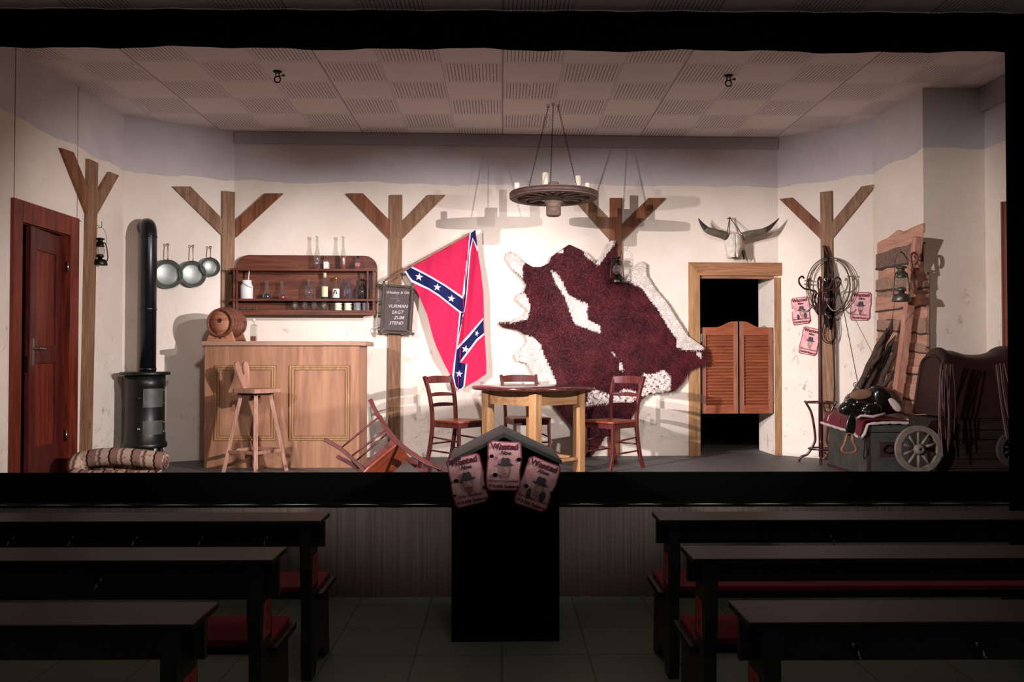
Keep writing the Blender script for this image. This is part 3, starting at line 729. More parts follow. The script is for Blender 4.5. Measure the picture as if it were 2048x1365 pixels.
# bottle on the bar
q = atY(505, 684, 8.46)
bottle('liquor_bottle', 'square clear bottle with amber liquid standing on the bar beside the barrel', 'bottle', (q.x, 8.50, BZ), [(.028, 0), (.030, .004), (.030, .150), (.022, .162), (.011, .17), (.0105, .205), (.013, .207), (.013, .215)], GLASS, .052, LIQP, .02, WAX, square=True)

# ------------------------------------------------------------------ wall shelf
def shelf():
    w = BW; org = (w.uz(472, 600, .03)[0], w.uz(600, 627, .03)[1])
    r = thing('wall_shelf', 'dark stained wooden bar shelf with rounded backboard on the back wall', 'shelf', w.W(org[0], org[1], .0), w.a)
    L = lambda pts, off: w.loc(pts, org, off)
    W_ = L([(755, 600)], .03)[0][0]; H = L([(600, 511.5)], .03)[0][1]; rr = .14
    out = [(0, 0), (W_, 0), (W_, H - rr)] + [(W_ - rr + rr * math.sin(t * PI / 16), H - rr + rr * math.cos(t * PI / 16)) for t in range(7, -1, -1)] + [(rr - rr * math.sin(t * PI / 16), H - rr + rr * math.cos(t * PI / 16)) for t in range(0, 8)] + [(0, H - rr)]
    s = MB(); s.prism(out, -.055, -.037); s.build('backboard', SHELFW, r)
    D = .21
    zs = {}
    for nm, py in (('a', 537.5), ('b', 598), ('c', 620.5)): zs[nm] = L([(600, py)], D)[0][1]
    hz = {}
    for k, nm in (('a', 'top_shelf'), ('b', 'middle_shelf'), ('c', 'bottom_shelf')):
        s = MB(); s.box(0.0 - .02 if k != 'c' else 0, W_ - .0, -D, -.056, zs[k] - .022, zs[k]); s.build(nm, SHELFW, r, bevel=.003)
    zlow = zs['c'] - .04
    for x in (0.012, W_ - .034):
        s = MB(); s.box(x, x + .022, -D + .012, -.056, zlow - .0, zs['a'] - .022); s.build('side_board', SHELFW, r, bevel=.003)
    for x in (.055, W_ - .085):
        s = MB(); s.stick([(x, -D + .012, zs['c']), (x, -D + .012, zs['b'] - .022)], .016); s.stick([(x, -D + .012, zs['b']), (x, -D + .012, zs['a'] - .022)], .016); s.build('corner_post', SHELFW, r, bevel=.003)
    s = MB(); s.box(0, W_, -D - .004, -D + .01, zs['c'] - .05, zs['c'] - .0225); s.build('front_lip', SHELFW, r, bevel=.002)
    s = MB(); s.box(W_ * .60, W_ * .60 + .02, -.062, -.055, zs['b'], zs['a'] - .022); s.build('seam_batten', SHELFW, r)
    for px_, py_ in ((490, 523.5), (736, 526)):
        a, b = L([(px_, py_)], .055)[0]; s = MB(); s.lathe([(.006, 0), (.003, .004), (.0001, .005)], 8, 0, TR(a, -.055, b) @ RX(90)); s.build('screw', CHROME, r)
    return {k: zs[k] + org[1] for k in zs}
SH = shelf()
def on(px, k, off=.125):
    p_ = BW.P(px, 600, off); return (p_.x, p_.y, SH[k] + .0005)
G = 'bottles on the wall shelf'
tall = [(.032, 0), (.034, .006), (.034, .13), (.028, .17), (.015, .22), (.0115, .27), (.0115, .335), (.014, .337), (.014, .35)]
bottle('glass_bottle', 'tall slim nearly empty bottle, left of two tall ones on top shelf', 'bottle', on(634, 'a'), tall, GLASS, .03, LIQR, .012, WAX, group=G)
bottle('glass_bottle', 'tall slim bottle half full of red liquid on the top shelf', 'bottle', on(686, 'a'), tall, GLASS, .145, LIQP, .012, WAX, group=G)
sq = [(.030, 0), (.032, .004), (.032, .085), (.024, .10), (.011, .112), (.011, .135)]
bottle('hip_bottle', 'short square bottle with pale label between the two tall bottles', 'bottle', on(653, 'a'), sq, GLASS, .07, LABELW, .02, BARRELD, (.015, .08), LABELW, G, True)
bottle('hip_bottle', 'short square red bottle with black cap, right end of the top shelf', 'bottle', on(716, 'a'), sq, GLASS, .085, LIQP, .02, BLACKH, (.03, .07), plain('pink label', '#b0706a', .8), G, True)
fl = [(.045, 0), (.05, .01), (.047, .04), (.028, .08), (.016, .11), (.0145, .18), (.019, .19)]
bottle('round_decanter', 'bulbous glass decanter with dark liquid on the middle shelf beside the milk can', 'decanter', on(534, 'b'), fl, GLASS, .055, LIQD, group=G)
bottle('round_decanter', 'bulbous glass decanter with bright red liquid on the middle shelf', 'decanter', on(564, 'b'), fl, GLASS, .038, LIQR, group=G)
cf = [(.040, 0), (.046, .006), (.048, .10), (.044, .135), (.026, .16), (.018, .18), (.018, .21), (.024, .22)]
bottle('carafe', 'empty clear glass carafe left of the labelled bottles on the middle shelf', 'carafe', on(618, 'b'), cf, GLASS, group=G)
bottle('carafe', 'bluish glass carafe standing between the black-and-white label and the dark bottle', 'carafe', on(696, 'b'), [(.040, 0), (.046, .006), (.046, .11), (.040, .14), (.024, .165), (.016, .19), (.016, .22), (.022, .225)], GLASSB, group=G)
bottle('whiskey_bottle', 'tall bottle with large plain cream label on the middle shelf', 'bottle', on(649.5, 'b'), [(.032, 0), (.035, .005), (.035, .14), (.026, .165), (.014, .185), (.0135, .25), (.015, .26)], GLASS, .13, LIQD, .05, plain('cream cap', '#d8c0a4', .5), (.025, .135), LABEL, G)
bottle('whiskey_bottle', 'gold-capped bottle with black and white picture label on the middle shelf', 'bottle', on(672, 'b'), [(.034, 0), (.038, .005), (.038, .12), (.028, .14), (.014, .16), (.013, .22), (.015, .225)], GLASS, .03, LIQD, .035, plain('gold foil', '#c09030', .35, .8), (.015, .11), LABELW, G, art=True)
bottle('liquor_bottle', 'round dark brown bottle at the right end of the middle shelf', 'bottle', on(724.5, 'b'), [(.036, 0), (.044, .006), (.046, .09), (.036, .13), (.016, .15), (.014, .205), (.017, .21)], GLASSD, .10, LIQD, .02, BLACKH, group=G)
# milk can
def milk_can():
    r = thing('enamel_milk_can', 'white enamel milk can with wire bail on the middle shelf', 'can', on(493, 'b', .13), BW.a)
    s = MB(); s.lathe([(.060, 0), (.066, .006), (.066, .13), (.058, .15), (.050, .165), (.050, .19), (.054, .196), (.050, .197), (.046, .17), (.054, .14), (.055, .01), (.0001, .008)], 32, cap=False); s.build('can_body', WHITE, r)
    s = MB(); s.tube([(-.045, -.038, .185)] + curve([(-.03, -.062, .17), (0, -.076, .15), (.04, -.06, .125), (.062, -.035, .12)], 4), .0022, 6); s.build('bail', IRON, r)
    s = MB(); s.tube([(.002, 0, .02), (.028, .0, .315)], .0065, 8); s.build('stirring_stick', WHITE, r)
milk_can()
# small glasses, tumblers, mugs, cups on the bottom shelf
gl = None
for i, (px, lb) in enumerate(((483, 'shot glass at the far left of the bottom shelf'), (495.5, 'second shot glass from the left on the bottom shelf'), (508.5, 'third shot glass from the left on the bottom shelf'), (520, 'fourth shot glass, right end of the small row on the bottom shelf'))):
    s = MB(); s.lathe([(.0001, .004), (.014, .004), (.017, .035), (.0185, .035), (.016, 0), (.0001, 0)], 18, cap=False)
    o = s.build('shot_glass', GLASS, loc=on(px, 'c', .15)) if gl is None else gl.copy()
    if gl is not None: COL.objects.link(o); o.location = on(px, 'c', .15)
    gl = gl or o; tag(o, 'tiny clear ' + lb, 'glass', 'shot glasses on the bottom shelf')
gl = None
for i, (px, lb) in enumerate(((590, 'leftmost of four round tumblers'), (609.5, 'second from left of four round tumblers'), (628.5, 'third from left of four round tumblers'), (648, 'rightmost of four round tumblers, beside the cream mugs'))):
    s = MB(); s.lathe([(.0001, .005), (.018, .005), (.030, .03), (.030, .06), (.025, .085), (.027, .085), (.0325, .06), (.0325, .028), (.02, 0), (.0001, 0)], 22, cap=False)
    o = s.build('tumbler', GLASS, loc=on(px, 'c', .14)) if gl is None else gl.copy()
    if gl is not None: COL.objects.link(o); o.location = on(px, 'c', .14)
    gl = gl or o; tag(o, lb + ' on the bottom shelf', 'glass', 'tumblers on the bottom shelf')
def mug(px, label, mt, R, H, handle, cat='mug'):
    r = thing('enamel_mug' if mt is CREAM else 'steel_cup', label, cat, on(px, 'c', .14), BW.a, 'mugs and cups on the bottom shelf')
    s = MB(); s.lathe([(R * .96, 0), (R, .003), (R, H - .002), (R * 1.04, H), (R * .95, H - .002), (R * .95, .006), (.0001, .006)], 26, cap=False); s.build('cup_body', mt, r)
    if handle:
        s = MB(); s.tube(arc((R * .72, -R * .76, H * .52), H * .28, 80, -80, 10, 'xz'), .003, 6); s.build('handle', BLACKH, r)
mug(676.5, 'cream enamel mug, left of the pair, on the bottom shelf', CREAM, .038, .078, True)
mug(696, 'cream enamel mug, right of the pair, beside the steel cups', CREAM, .038, .078, True)
mug(714.5, 'left steel cup beside the cream enamel mugs', STEEL, .036, .08, False, 'cup')
mug(731.5, 'right steel cup at the end of the bottom shelf', STEEL, .036, .08, False, 'cup')

# ------------------------------------------------------------------ chalkboard
def chalkboard():
    w = BW; off = .09; org = w.uz(793, 618, off)
    r = thing('chalkboard', 'black chalkboard menu framed with lashed sticks hanging on the timber post', 'chalkboard', w.W(org[0], org[1], off), w.a)
    r.rotation_euler = (0, math.radians(.5), w.a)
    L = lambda pts: w.loc(pts, org, off)
    q = L([(764, 661), (824, 663), (829, 576), (768, 573)])
    s = MB(); s.prism(q, 0, .012); s.build('board', plain('slate', '#564848', .8, 0, .2, 20), r)
    STK = plain('frame stick', '#5c5044', .8, 0, .5, 30, .5); LASH = plain('lashing', '#8c786c', .9, 0, .3, 60, .5)
    for nm, a, b in (('t', (757, 571), (832, 575)), ('b', (757, 664), (829, 668)), ('l', (768, 563), (763, 671)), ('r', (826, 566), (820, 670))):
        A, B = L([a, b]); n = 9; pts = [(A[0] + (B[0] - A[0]) * k / n, -.012 - (.014 if nm in 'lr' else 0), A[1] + (B[1] - A[1]) * k / n) for k in range(n + 1)]
        pts = [(x + random.uniform(-.0015, .0015), y, z + random.uniform(-.0015, .0015)) for x, y, z in pts]
        s = MB(); s.tube(pts, [.014 + random.uniform(-.0015, .0015) for _ in pts], 10); s.build('frame_stick', STK, r)
    for px, py in ((768, 572), (826, 575), (763, 664), (821, 667)):
        A = L([(px, py)])[0]; s = MB()
        for k in range(5):
            for sg in (-1, 1):
                o = (k - 2) * .006; s.tube([(A[0] - .022 + o * sg, -.026 - abs(k - 2) * -.001 - .016, A[1] - sg * .022 + o), (A[0] + .022 + o * sg, -.042, A[1] + sg * .022 + o)], .0035, 6)
        s.build('lashing', LASH, r)
    for x in (761, ):
        for y in (604, 627):
            A = L([(x, y)])[0]; s = MB(); s.lathe([(.008, -.02), (.008, .02)], 8, 0, TR(A[0], -.02, A[1]) @ RY(90)); s.build('knot', STK, r)
    A, B, C = L([(778, 571), (795, 555), (808, 571)]); s = MB(); s.tube([(A[0], -.012, A[1]), (B[0], .03, B[1]), (C[0], -.012, C[1])], .0018, 5); s.tube([(B[0], .085, B[1]), (B[0], .02, B[1] + .003)], .003, 5); s.build('hanging_cord', ROPE, r)
    s = MB(); CH = plain('chalk', '#d8d0cc', .9)
    CH2 = plain('smudged chalk', '#85797a', .9)
    def tx(body, px, py, sz, sh=.25, m=0, rot=0):
        A = L([(px, py)])[0]; s.text(body, sz, TR(A[0], -.0012, A[1]) @ RX(90) @ M.Rotation(rot, 4, 'Z'), m, .0001, sh)
    tx('Whiskey & Gin', 795, 588, .040); tx('III', 793, 594, .028, .1, 1); tx('swedell', 788, 598.5, .028, .3, 1); tx('JJR', 796, 604, .034, .2, 1)
    tx('VURMAN', 795.5, 616, .050, .25); tx('SAGT', 795, 628, .050, .25); tx('ZUM', 797.5, 639, .050, .25); tx('3TEND', 792, 649.5, .048, .3)
    s.build('chalk_writing', [CH, CH2], r)
chalkboard()
s = MB(); a = BW.P(751, 628, .05); b = BW.P(752, 655, .05); s.tube([BW.P(752, 628, .03), BW.P(751, 652, .05)], .0015, 5); s.tube([BW.P(747, 658, .05), BW.P(760, 651, .06)], .006, 8)
tag(s.build('chalk_stick', WHITE), 'white chalk hanging on a thread left of the chalkboard', 'chalk')
# ------------------------------------------------------------------ flag
def flag():
    w = BW; off = .13
    Z = lambda pts: [(730 + a / 3.791, 440 + b / 3.791) for a, b in pts]
    org = w.uz(779, 556, off)
    r = thing('hanging_flag', 'red flag with blue starred saltire hanging from a slanted wooden pole', 'flag', w.W(org[0], org[1], off), w.a)
    L = lambda pts: w.loc(Z(pts), org, off)
    fold_c = L([(750, 640)])[0]
    def depth(x, z):
        u = x - L([(300, 385)])[0][0]; t = (1.0 - z) 
        d = .010 * math.sin(u * 16 + z * 1.5) + .010 * math.sin(u * 34 - z * 4 + 1)
        xf = fold_c[0] + (.03 if z > fold_c[1] else -.03) * abs(z - fold_c[1]) * 2.2
        k = x - xf
        d += -.035 * math.exp(-((k - .035) / .045) ** 2) + .035 * math.exp(-((k + .004) / .014) ** 2)
        return d
    mb = MB()
    def lay(pts, m, lift):
        for q in sheet(pts, .010): mb.add([(x, depth(x, z) - lift, z) for x, z in q], [tuple(range(len(q)))], m, True)
    out = L([(300, 388), (345, 350), (430, 310), (540, 250), (700, 160), (800, 92), (838, 76), (850, 150), (856, 235), (880, 400), (898, 560), (902, 740), (908, 880), (920, 1080), (920, 1168), (840, 1225), (760, 1262), (735, 1285), (710, 1290), (685, 1265), (655, 1195), (600, 1090), (540, 960), (515, 890), (490, 790), (470, 715), (420, 600), (380, 520), (345, 462)])
    lay(out, 0, 0)
    for q in sheet(out, .018): mb.add([(x, depth(x, z) + .003, z) for x, z in q[::-1]], [tuple(range(len(q)))], 0, True)
    lay(L([(300, 392), (350, 350), (450, 400), (600, 487), (738, 580), (790, 100), (838, 76), (858, 238), (848, 232), (818, 150), (800, 250), (775, 560), (756, 700), (722, 712), (718, 706), (560, 580), (480, 530), (352, 472)]), 1, .0012)
    lay(L([(310, 384), (345, 362), (450, 414), (600, 500), (748, 604), (765, 480), (803, 105), (836, 80), (853, 205), (816, 140), (792, 240), (768, 560), (752, 692), (735, 700), (720, 692), (560, 566), (480, 516), (360, 456), (335, 425)]), 2, .0024)
    lay(L([(716, 704), (752, 696), (712, 900), (703, 962), (790, 865), (897, 742), (905, 872), (850, 920), (726, 1086), (775, 1096), (757, 1262), (735, 1287), (708, 1290), (683, 1266), (660, 1195), (672, 1090), (690, 980)]), 1, .0012)
    lay(L([(728, 704), (748, 700), (706, 900), (698, 985), (790, 890), (897, 757), (903, 858), (845, 905), (715, 1080), (764, 1094), (746, 1262), (730, 1280), (708, 1282), (690, 1262), (675, 1195), (684, 1090), (694, 985)]), 2, .0024)
    for a, b, rr, sx, ro in ((410, 433, 31, 1, .15), (548, 512, 30, 1, .1), (655, 597, 30, 1, .15), (762, 982, 31, 1, .2), (848, 862, 25, .62, .35), (714, 1168, 29, 1, .1)):
        c = L([(a, b)])[0]; k = 1 / 3.791 / F * 9.2
        pts = star(c[0], c[1], rr * k, ro, sx)
        lay(pts, 1, .0040)
    fr = plain('flag red', '#c4264e', .75, 0, .06, 3, 0, .1); fw = plain('flag white', '#e6dcea', .8, 0, .04); fb = plain('flag blue', '#1c2050', .75, 0, .1, 3, 0, .1)
    mb.build('flag_cloth', [fr, fw, fb], r, weld=False)
    A, B = w.loc([(769, 562), (952, 461)], org, off)
    s = MB(); s.tube([(A[0], -.01, A[1]), (B[0], .0, B[1])], [.012, .010], 12); s.build('pole', wood('flag pole', '#8a6250', '#b08a72', 'x', 1, .5), r)
    C = w.loc([(819, 533)], org, off)[0]; s = MB(); s.tube([(C[0] - .01, -.012, C[1] - .006), (C[0] + .01, -.012, C[1] + .006)], .014, 12); s.build('pole_ring', CHROME, r)
    D = w.loc([(793, 549)], org, off)[0]; s = MB(); s.tube([(D[0], -.01, D[1]), (D[0], .10, D[1])], .006, 8); s.build('wall_bracket', IRON, r)
flag()

# ------------------------------------------------------------------ cowhide
def cowhide():
    w = BW; off = .045
    Z = lambda pts: [(980 + a / 2.8435, 440 + b / 2.8435) for a, b in pts]
    org = w.uz(1190, 700, off)
    L = lambda pts: w.loc(Z(pts), org, off)
    out = L([(88, 218), (98, 186), (118, 178), (140, 190), (190, 238), (240, 268), (290, 268), (335, 247), (350, 210), (400, 175), (450, 142), (500, 165), (545, 185), (600, 240), (640, 200), (665, 140), (690, 118), (716, 122), (720, 200), (722, 290), (770, 345), (800, 280), (855, 232), (885, 250), (885, 310), (940, 400), (1000, 470), (1060, 570), (1120, 660), (1200, 715), (1222, 735), (1225, 815), (1180, 830), (1130, 860), (1100, 920), (1050, 970), (960, 980), (900, 985), (860, 1020), (825, 1080), (790, 1150), (740, 1180), (700, 1190), (660, 1220), (620, 1290), (570, 1350), (548, 1340), (568, 1270), (540, 1230), (470, 1180), (415, 1110), (360, 1050), (290, 940), (250, 880), (210, 812), (150, 800), (138, 765), (180, 735), (215, 690), (200, 655), (150, 620), (75, 610), (50, 592), (55, 577), (120, 570), (190, 545), (215, 510), (180, 480), (148, 450), (160, 420), (195, 408), (208, 370), (185, 335), (130, 280)])
    wh = [L(p) for p in ([(60, 215), (98, 160), (130, 170), (195, 238), (185, 280), (188, 335), (130, 280)],
        [(195, 415), (140, 415), (140, 450), (175, 480), (210, 515), (186, 540), (110, 560), (40, 568), (52, 582), (120, 586), (170, 575), (215, 562), (228, 505), (220, 450)],
        [(205, 655), (250, 668), (290, 712), (312, 780), (350, 860), (380, 935), (370, 1010), (350, 1060), (240, 900), (190, 830), (120, 810), (120, 760), (160, 720)],
        [(345, 285), (375, 300), (410, 345), (440, 420), (500, 455), (560, 478), (548, 520), (560, 570), (625, 600), (632, 645), (560, 622), (480, 590), (452, 520), (425, 440), (370, 355)],
        [(686, 740), (700, 752), (718, 782), (702, 772)], [(740, 795), (752, 830), (760, 862), (735, 850)],
        [(765, 350), (795, 260), (855, 215), (905, 245), (905, 310), (960, 400), (1020, 470), (1080, 570), (1140, 660), (1235, 705), (1205, 738), (1110, 742), (1050, 722), (1058, 680), (1000, 600), (960, 520), (905, 450), (860, 385), (800, 358)],
        [(850, 935), (870, 870), (920, 880), (985, 850), (1025, 895), (1022, 970), (900, 1000), (860, 1000)],
        [(545, 1060), (560, 985), (600, 965), (700, 1000), (760, 960), (820, 970), (840, 1000), (800, 1045), (700, 1045), (600, 1050)],
        [(600, 250), (630, 195), (655, 135), (690, 105), (718, 112), (690, 160), (650, 215), (620, 255)], [(525, 175), (560, 180), (600, 245), (545, 212)], [(385, 190), (400, 175), (420, 170), (415, 188)],
        [(1165, 760), (1195, 745), (1200, 790)])]
    def white(x, z):
        if any(inside((x, z), p) for p in wh):
            return True
        return False
    def bulge(x, z): return -.012 + .014 * math.sin(x * 5 + z * 3) * math.sin(z * 4 + 1) + .006 * math.sin(x * 11 + z * 7)
    mb = MB()
    for q in sheet(out, .02):
        cx = sum(p[0] for p in q) / len(q); cz = sum(p[1] for p in q) / len(q)
        mb.add([(x, bulge(x, z), z) for x, z in q], [tuple(range(len(q)))], 1 if white(cx, cz) else 0, True)
    for q in sheet(out, .04): mb.add([(x, bulge(x, z) + .006, z) for x, z in q[::-1]], [tuple(range(len(q)))], 2, True)
    rnd = random.Random(5); x0 = min(p[0] for p in out); x1 = max(p[0] for p in out); z0 = min(p[1] for p in out); z1 = max(p[1] for p in out)
    n = 0; P = []
    while n < 62000:
        x = rnd.uniform(x0, x1); z = rnd.uniform(z0, z1)
        if not inside((x, z), out): continue
        n += 1; P.append((x, z))
    for i in range(len(out)):          # fringe of hair along the rim
        a, b = out[i], out[(i + 1) % len(out)]; d = math.hypot(b[0] - a[0], b[1] - a[1])
        for k in range(int(d / .003)): t = rnd.random(); P.append((a[0] + (b[0] - a[0]) * t, a[1] + (b[1] - a[1]) * t))
    for x, z in P:
        swirl = math.sin(x * 3.1) * .7 + math.sin(z * 4.3 + x * 2) * .6 + rnd.uniform(-.9, .9)
        ln = rnd.uniform(.012, .026); dx, dz = math.sin(swirl) * ln, -math.cos(swirl) * ln * (.9)
        y = bulge(x, z) - .001; wd = rnd.uniform(.0012, .0024); lift = rnd.uniform(.003, .009)
        jx, jz = x + rnd.gauss(0, .006), z + rnd.gauss(0, .006)
        spk = (inside((x, z), wh[7]) or inside((x, z), wh[8])) and math.sin(x * 90 + 4 * math.sin(z * 60)) + math.sin(z * 70 + 3 * math.sin(x * 45)) > .7
        m = 1 if (white(jx, jz) and not spk) else (3 if rnd.random() < .3 else 0)
        mb.add([(x - wd, y, z), (x + wd, y, z), (x + dx * .6 + wd * .6, y - lift, z + dz * .6), (x + dx, y - lift * .8, z + dz)], [(0, 1, 2), (0, 2, 3)], m)
    def fur(name, c1, c2, rough):
        x = N(name); f = x.noise(x.coord(), 5, 4, .65); x.col(x.ramp(f, [(.35, c1), (.65, c2)])); x.p(rough, 0, .22); return x.mat
    o = mb.build('cowhide', [fur('brown fur', '#360f15', '#5a1d24', .6), fur('white fur', '#dccfc6', '#efe6de', .8), plain('hide back', '#b8a890', .9), fur('chestnut fur', '#48171c', '#6c2a30', .5)], None, loc=w.W(org[0], org[1], off), rot=(0, 0, w.a))
    tag(o, 'large brown and white cowhide pinned on the back wall beside the saloon doors', 'cowhide')
cowhide()

# ------------------------------------------------------------------ skull with horns
def skull():
    w = BW; off = .13; Z = lambda pts: [(1390 + a / 10.779, 430 + b / 10.779) for a, b in pts]
    org = w.uz(1390 + 840 / 10.779, 430 + 440 / 10.779, off)
    r = thing('horned_skull', 'bleached horned cattle skull hanging above the saloon doorway', 'skull', w.W(org[0], org[1], off), w.a)
    L = lambda pts: w.loc(Z(pts), org, off)
    # rows: y, left, right
    rows = [(425, 690, 990), (460, 655, 1035), (540, 640, 1045), (620, 650, 1040), (700, 655, 1045), (760, 670, 1010), (800, 690, 985), (850, 680, 960), (900, 690, 940), (935, 720, 920)]
    s = MB()
    def row(v):
        t = v * (len(rows) - 1); i = min(int(t), len(rows) - 2); f = t - i
        return [rows[i][k] * (1 - f) + rows[i + 1][k] * f for k in range(3)]
    def fn(u, v):
        y, a, b = row(v); x = a + (b - a) * u; q = L([(x, y)])[0]; c = abs(2 * u - 1)
        prof = (1 - c ** 2.6); dd = -.075 * prof * (.75 + .25 * v) - .03 * v
        dd += .010 * math.exp(-((u - .5) / .03) ** 2)                     # median groove
        if .45 < v < .75: dd += .016 * math.exp(-((u - .17) / .07) ** 2) * math.sin((v - .45) / .3 * PI) + .02 * math.exp(-((u - .86) / .07) ** 2) * math.sin((v - .45) / .3 * PI)
        if v > .72: dd += .05 * math.exp(-((u - .58) / .10) ** 2) * (v - .72) / .28
        return (q[0], dd, q[1])
    s.surf(fn, 40, 34); s.surf(lambda u, v: (fn(1 - u, v)[0], .03, fn(1 - u, v)[2]), 10, 10)
    s.surf(lambda u, v: (lambda p: (p[0], p[1] * (1 - u) + .03 * u, p[2]))(fn(0, v)), 3, 20); s.surf(lambda u, v: (lambda p: (p[0], .03 * (1 - u) + p[1] * u, p[2]))(fn(1, v)), 3, 20)
    s.surf(lambda u, v: (lambda p: (p[0], .03 * (1 - v) + p[1] * v, p[2]))(fn(u, 0)), 20, 2); s.build('cranium', SKULL, r, weld=True)
    for k, (pts, rad) in enumerate(((((650, 465), (560, 430), (400, 390), (250, 340), (150, 250), (85, 170), (35, 95)), (.048, .044, .042, .036, .024, .014, .004)), (((1030, 470), (1130, 440), (1280, 410), (1420, 380), (1560, 300), (1670, 200), (1765, 92)), (.048, .046, .044, .038, .026, .014, .004)))):
        q = L(pts); P = [(x, -.02 - .05 * (i / 6) ** 1.3, z) for i, (x, z) in enumerate(q)]
        C = curve(P, 5); R = [rad[min(int(i / 5), 5)] + (rad[min(int(i / 5) + 1, 6)] - rad[min(int(i / 5), 5)]) * (i % 5) / 5 for i in range(len(C) - 1)] + [.003]
        s = MB(); s.tube(C[:18], R[:18], 16, 0); h = s.build('horn', HORN, r)
        s = MB(); s.tube(C[17:], R[17:], 16, 0); s.build('horn_tip', HORNT, h)
    q = L([(1040, 760), (1050, 860), (1060, 960), (1100, 990)])
    s = MB(); s.tube([(q[0][0], .0, q[0][1]), (q[1][0], .01, q[1][1]), (q[2][0], .02, q[2][1])], [.02, .014, .006], 8)
    for k in range(9):
        t = k / 9; x = q[0][0] * (1 - t) + q[3][0] * t + .012; z = q[0][1] * (1 - t) + q[3][1] * t; s.tube([(x, .01, z), (x + .014, .01, z - .018)], [.008, .002], 6)
    s.build('jaw_bone', plain('dark jaw', '#5c4a40', .8, 0, .4, 30), r)
    q = L([(665, 400), (715, 400), (785, 40), (985, 400)]); s = MB()
    for i in (0, 1, 3): s.tube([(q[i][0], -.04, q[i][1] - .01), (q[2][0], .06, q[2][1])], .0045, 6)
    s.tube([(q[2][0] - .03, .06, q[2][1] - .01), (q[2][0] + .012, .06, q[2][1] - .008)], .005, 6); s.tube([(q[2][0], .13, q[2][1]), (q[2][0], .04, q[2][1] + .004)], .004, 6)
    s.build('leather_cord', plain('leather cord', '#4a2c24', .7), r)
skull()

# ------------------------------------------------------------------ chandelier
def chandelier():
    Yc = 8.14; c = atY(1107, 393, Yc); R = .415
    r = thing('wagon_wheel_chandelier', 'wagon wheel chandelier hanging on three chains over the table', 'chandelier', (c.x, Yc, c.z))
    s = MB(); s.lathe([(R - .065, -.026), (R - .004, -.026), (R, -.022), (R, .03), (R - .004, .035), (R - .065, .035), (R - .065, -.026)], 72, cap=False, sm=False); s.build('rim', WHEELW, r, bevel=.002)
    s = MB(); s.lathe([(R + .001, -.018), (R + .004, -.018), (R + .004, .026), (R + .001, .026)], 72, cap=False); s.build('iron_tyre', plain('rusty tyre', '#5c4440', .6, .4, .4, 20), r)
    s = MB(); s.lathe([(.0001, -.19), (.055, -.19), (.07, -.18), (.071, -.085), (.066, -.08), (.080, -.07), (.085, -.03), (.085, .03), (.07, .05), (.052, .06), (.050, .13), (.044, .135), (.0001, .13)], 32); s.build('hub', WHEELW, r)
    for k in range(12):
        a = 2 * PI * (k + .3) / 12; s = MB(); s.tube([(.07 * math.cos(a), .07 * math.sin(a), 0), (.2 * math.cos(a), .2 * math.sin(a), 0), ((R - .06) * math.cos(a), (R - .06) * math.sin(a), 0)], [.02, .015, .017], 8, sq=1.5); s.build('spoke', WHEELG, r)
    # chains
    for px, py, ang in ((1097, 203, 0), (1106, 203, 1), (1117, 203, 2)):
        top = V((atY(px, py, Yc).x - c.x, (.03, -.03, .03)[ang], CZ - c.z - .02))
        ends = {0: (-.33, .1), 1: (-.03, .10), 2: (.30, .1)}[ang]
        e = {0: V((atY(1054, 372, Yc + .12).x - c.x, .12, .035)), 1: V((atY(1101, 361, Yc).x - c.x, -.0, .13)), 2: V((atY(1158, 350, Yc + .0).x - c.x, .06, .035))}[ang]
        s = MB(); n = int((top - e).length / .024); d = (top - e) / n; Rm = d.to_track_quat('Z', 'Y').to_matrix().to_4x4()
        for k in range(n):
            T = M.Translation(e + d * (k + .5)) @ Rm @ RZ(90 * (k % 2)); L_ = .024 * .66; pts = [(.006 * math.cos(t), 0, .0 + L_ * math.sin(t)) for t in [2 * PI * i / 8 for i in range(8)]]
            s.tube(pts, .0019, 5, 0, closed=True, T=T)
        s.tube(arc((top.x, top.y, top.z + .008), .012, 0, 350, 10), .003, 5)
        s.build('chain', IRON, r)
    return r, c
CH, CC = chandelier()
def candle(px, pt, Y, zoff, R, label, h=None):
    p_ = atY(px, pt, Y); zb = CC.z + .036; H = p_.z - zb
    s = MB(); s.lathe([(R * 1.02, 0), (R, .006), (R, H - .006), (R * .92, H), (R * .5, H - .006), (.0001, H - .008)], 24)
    r = s.build('pillar_candle', WAX, loc=(p_.x, Y, zb)); tag(r, label, 'candle', 'candles on the wagon wheel')
    s = MB(); s.tube([(0, 0, H - .01), (.001, 0, H + .008)], .0015, 5); s.build('wick', INK, r)
candle(1034, 366, 8.02, 0, .024, 'small white candle at the left end of the wagon wheel')
candle(1091, 346, 8.46, 0, .033, 'tallest white candle near the hub on the wagon wheel')
candle(1156.5, 352, 8.40, 0, .032, 'thick white candle beside the right chain on the wagon wheel')
candle(1175, 366, 8.30, 0, .024, 'small white candle at the right end of the wagon wheel')
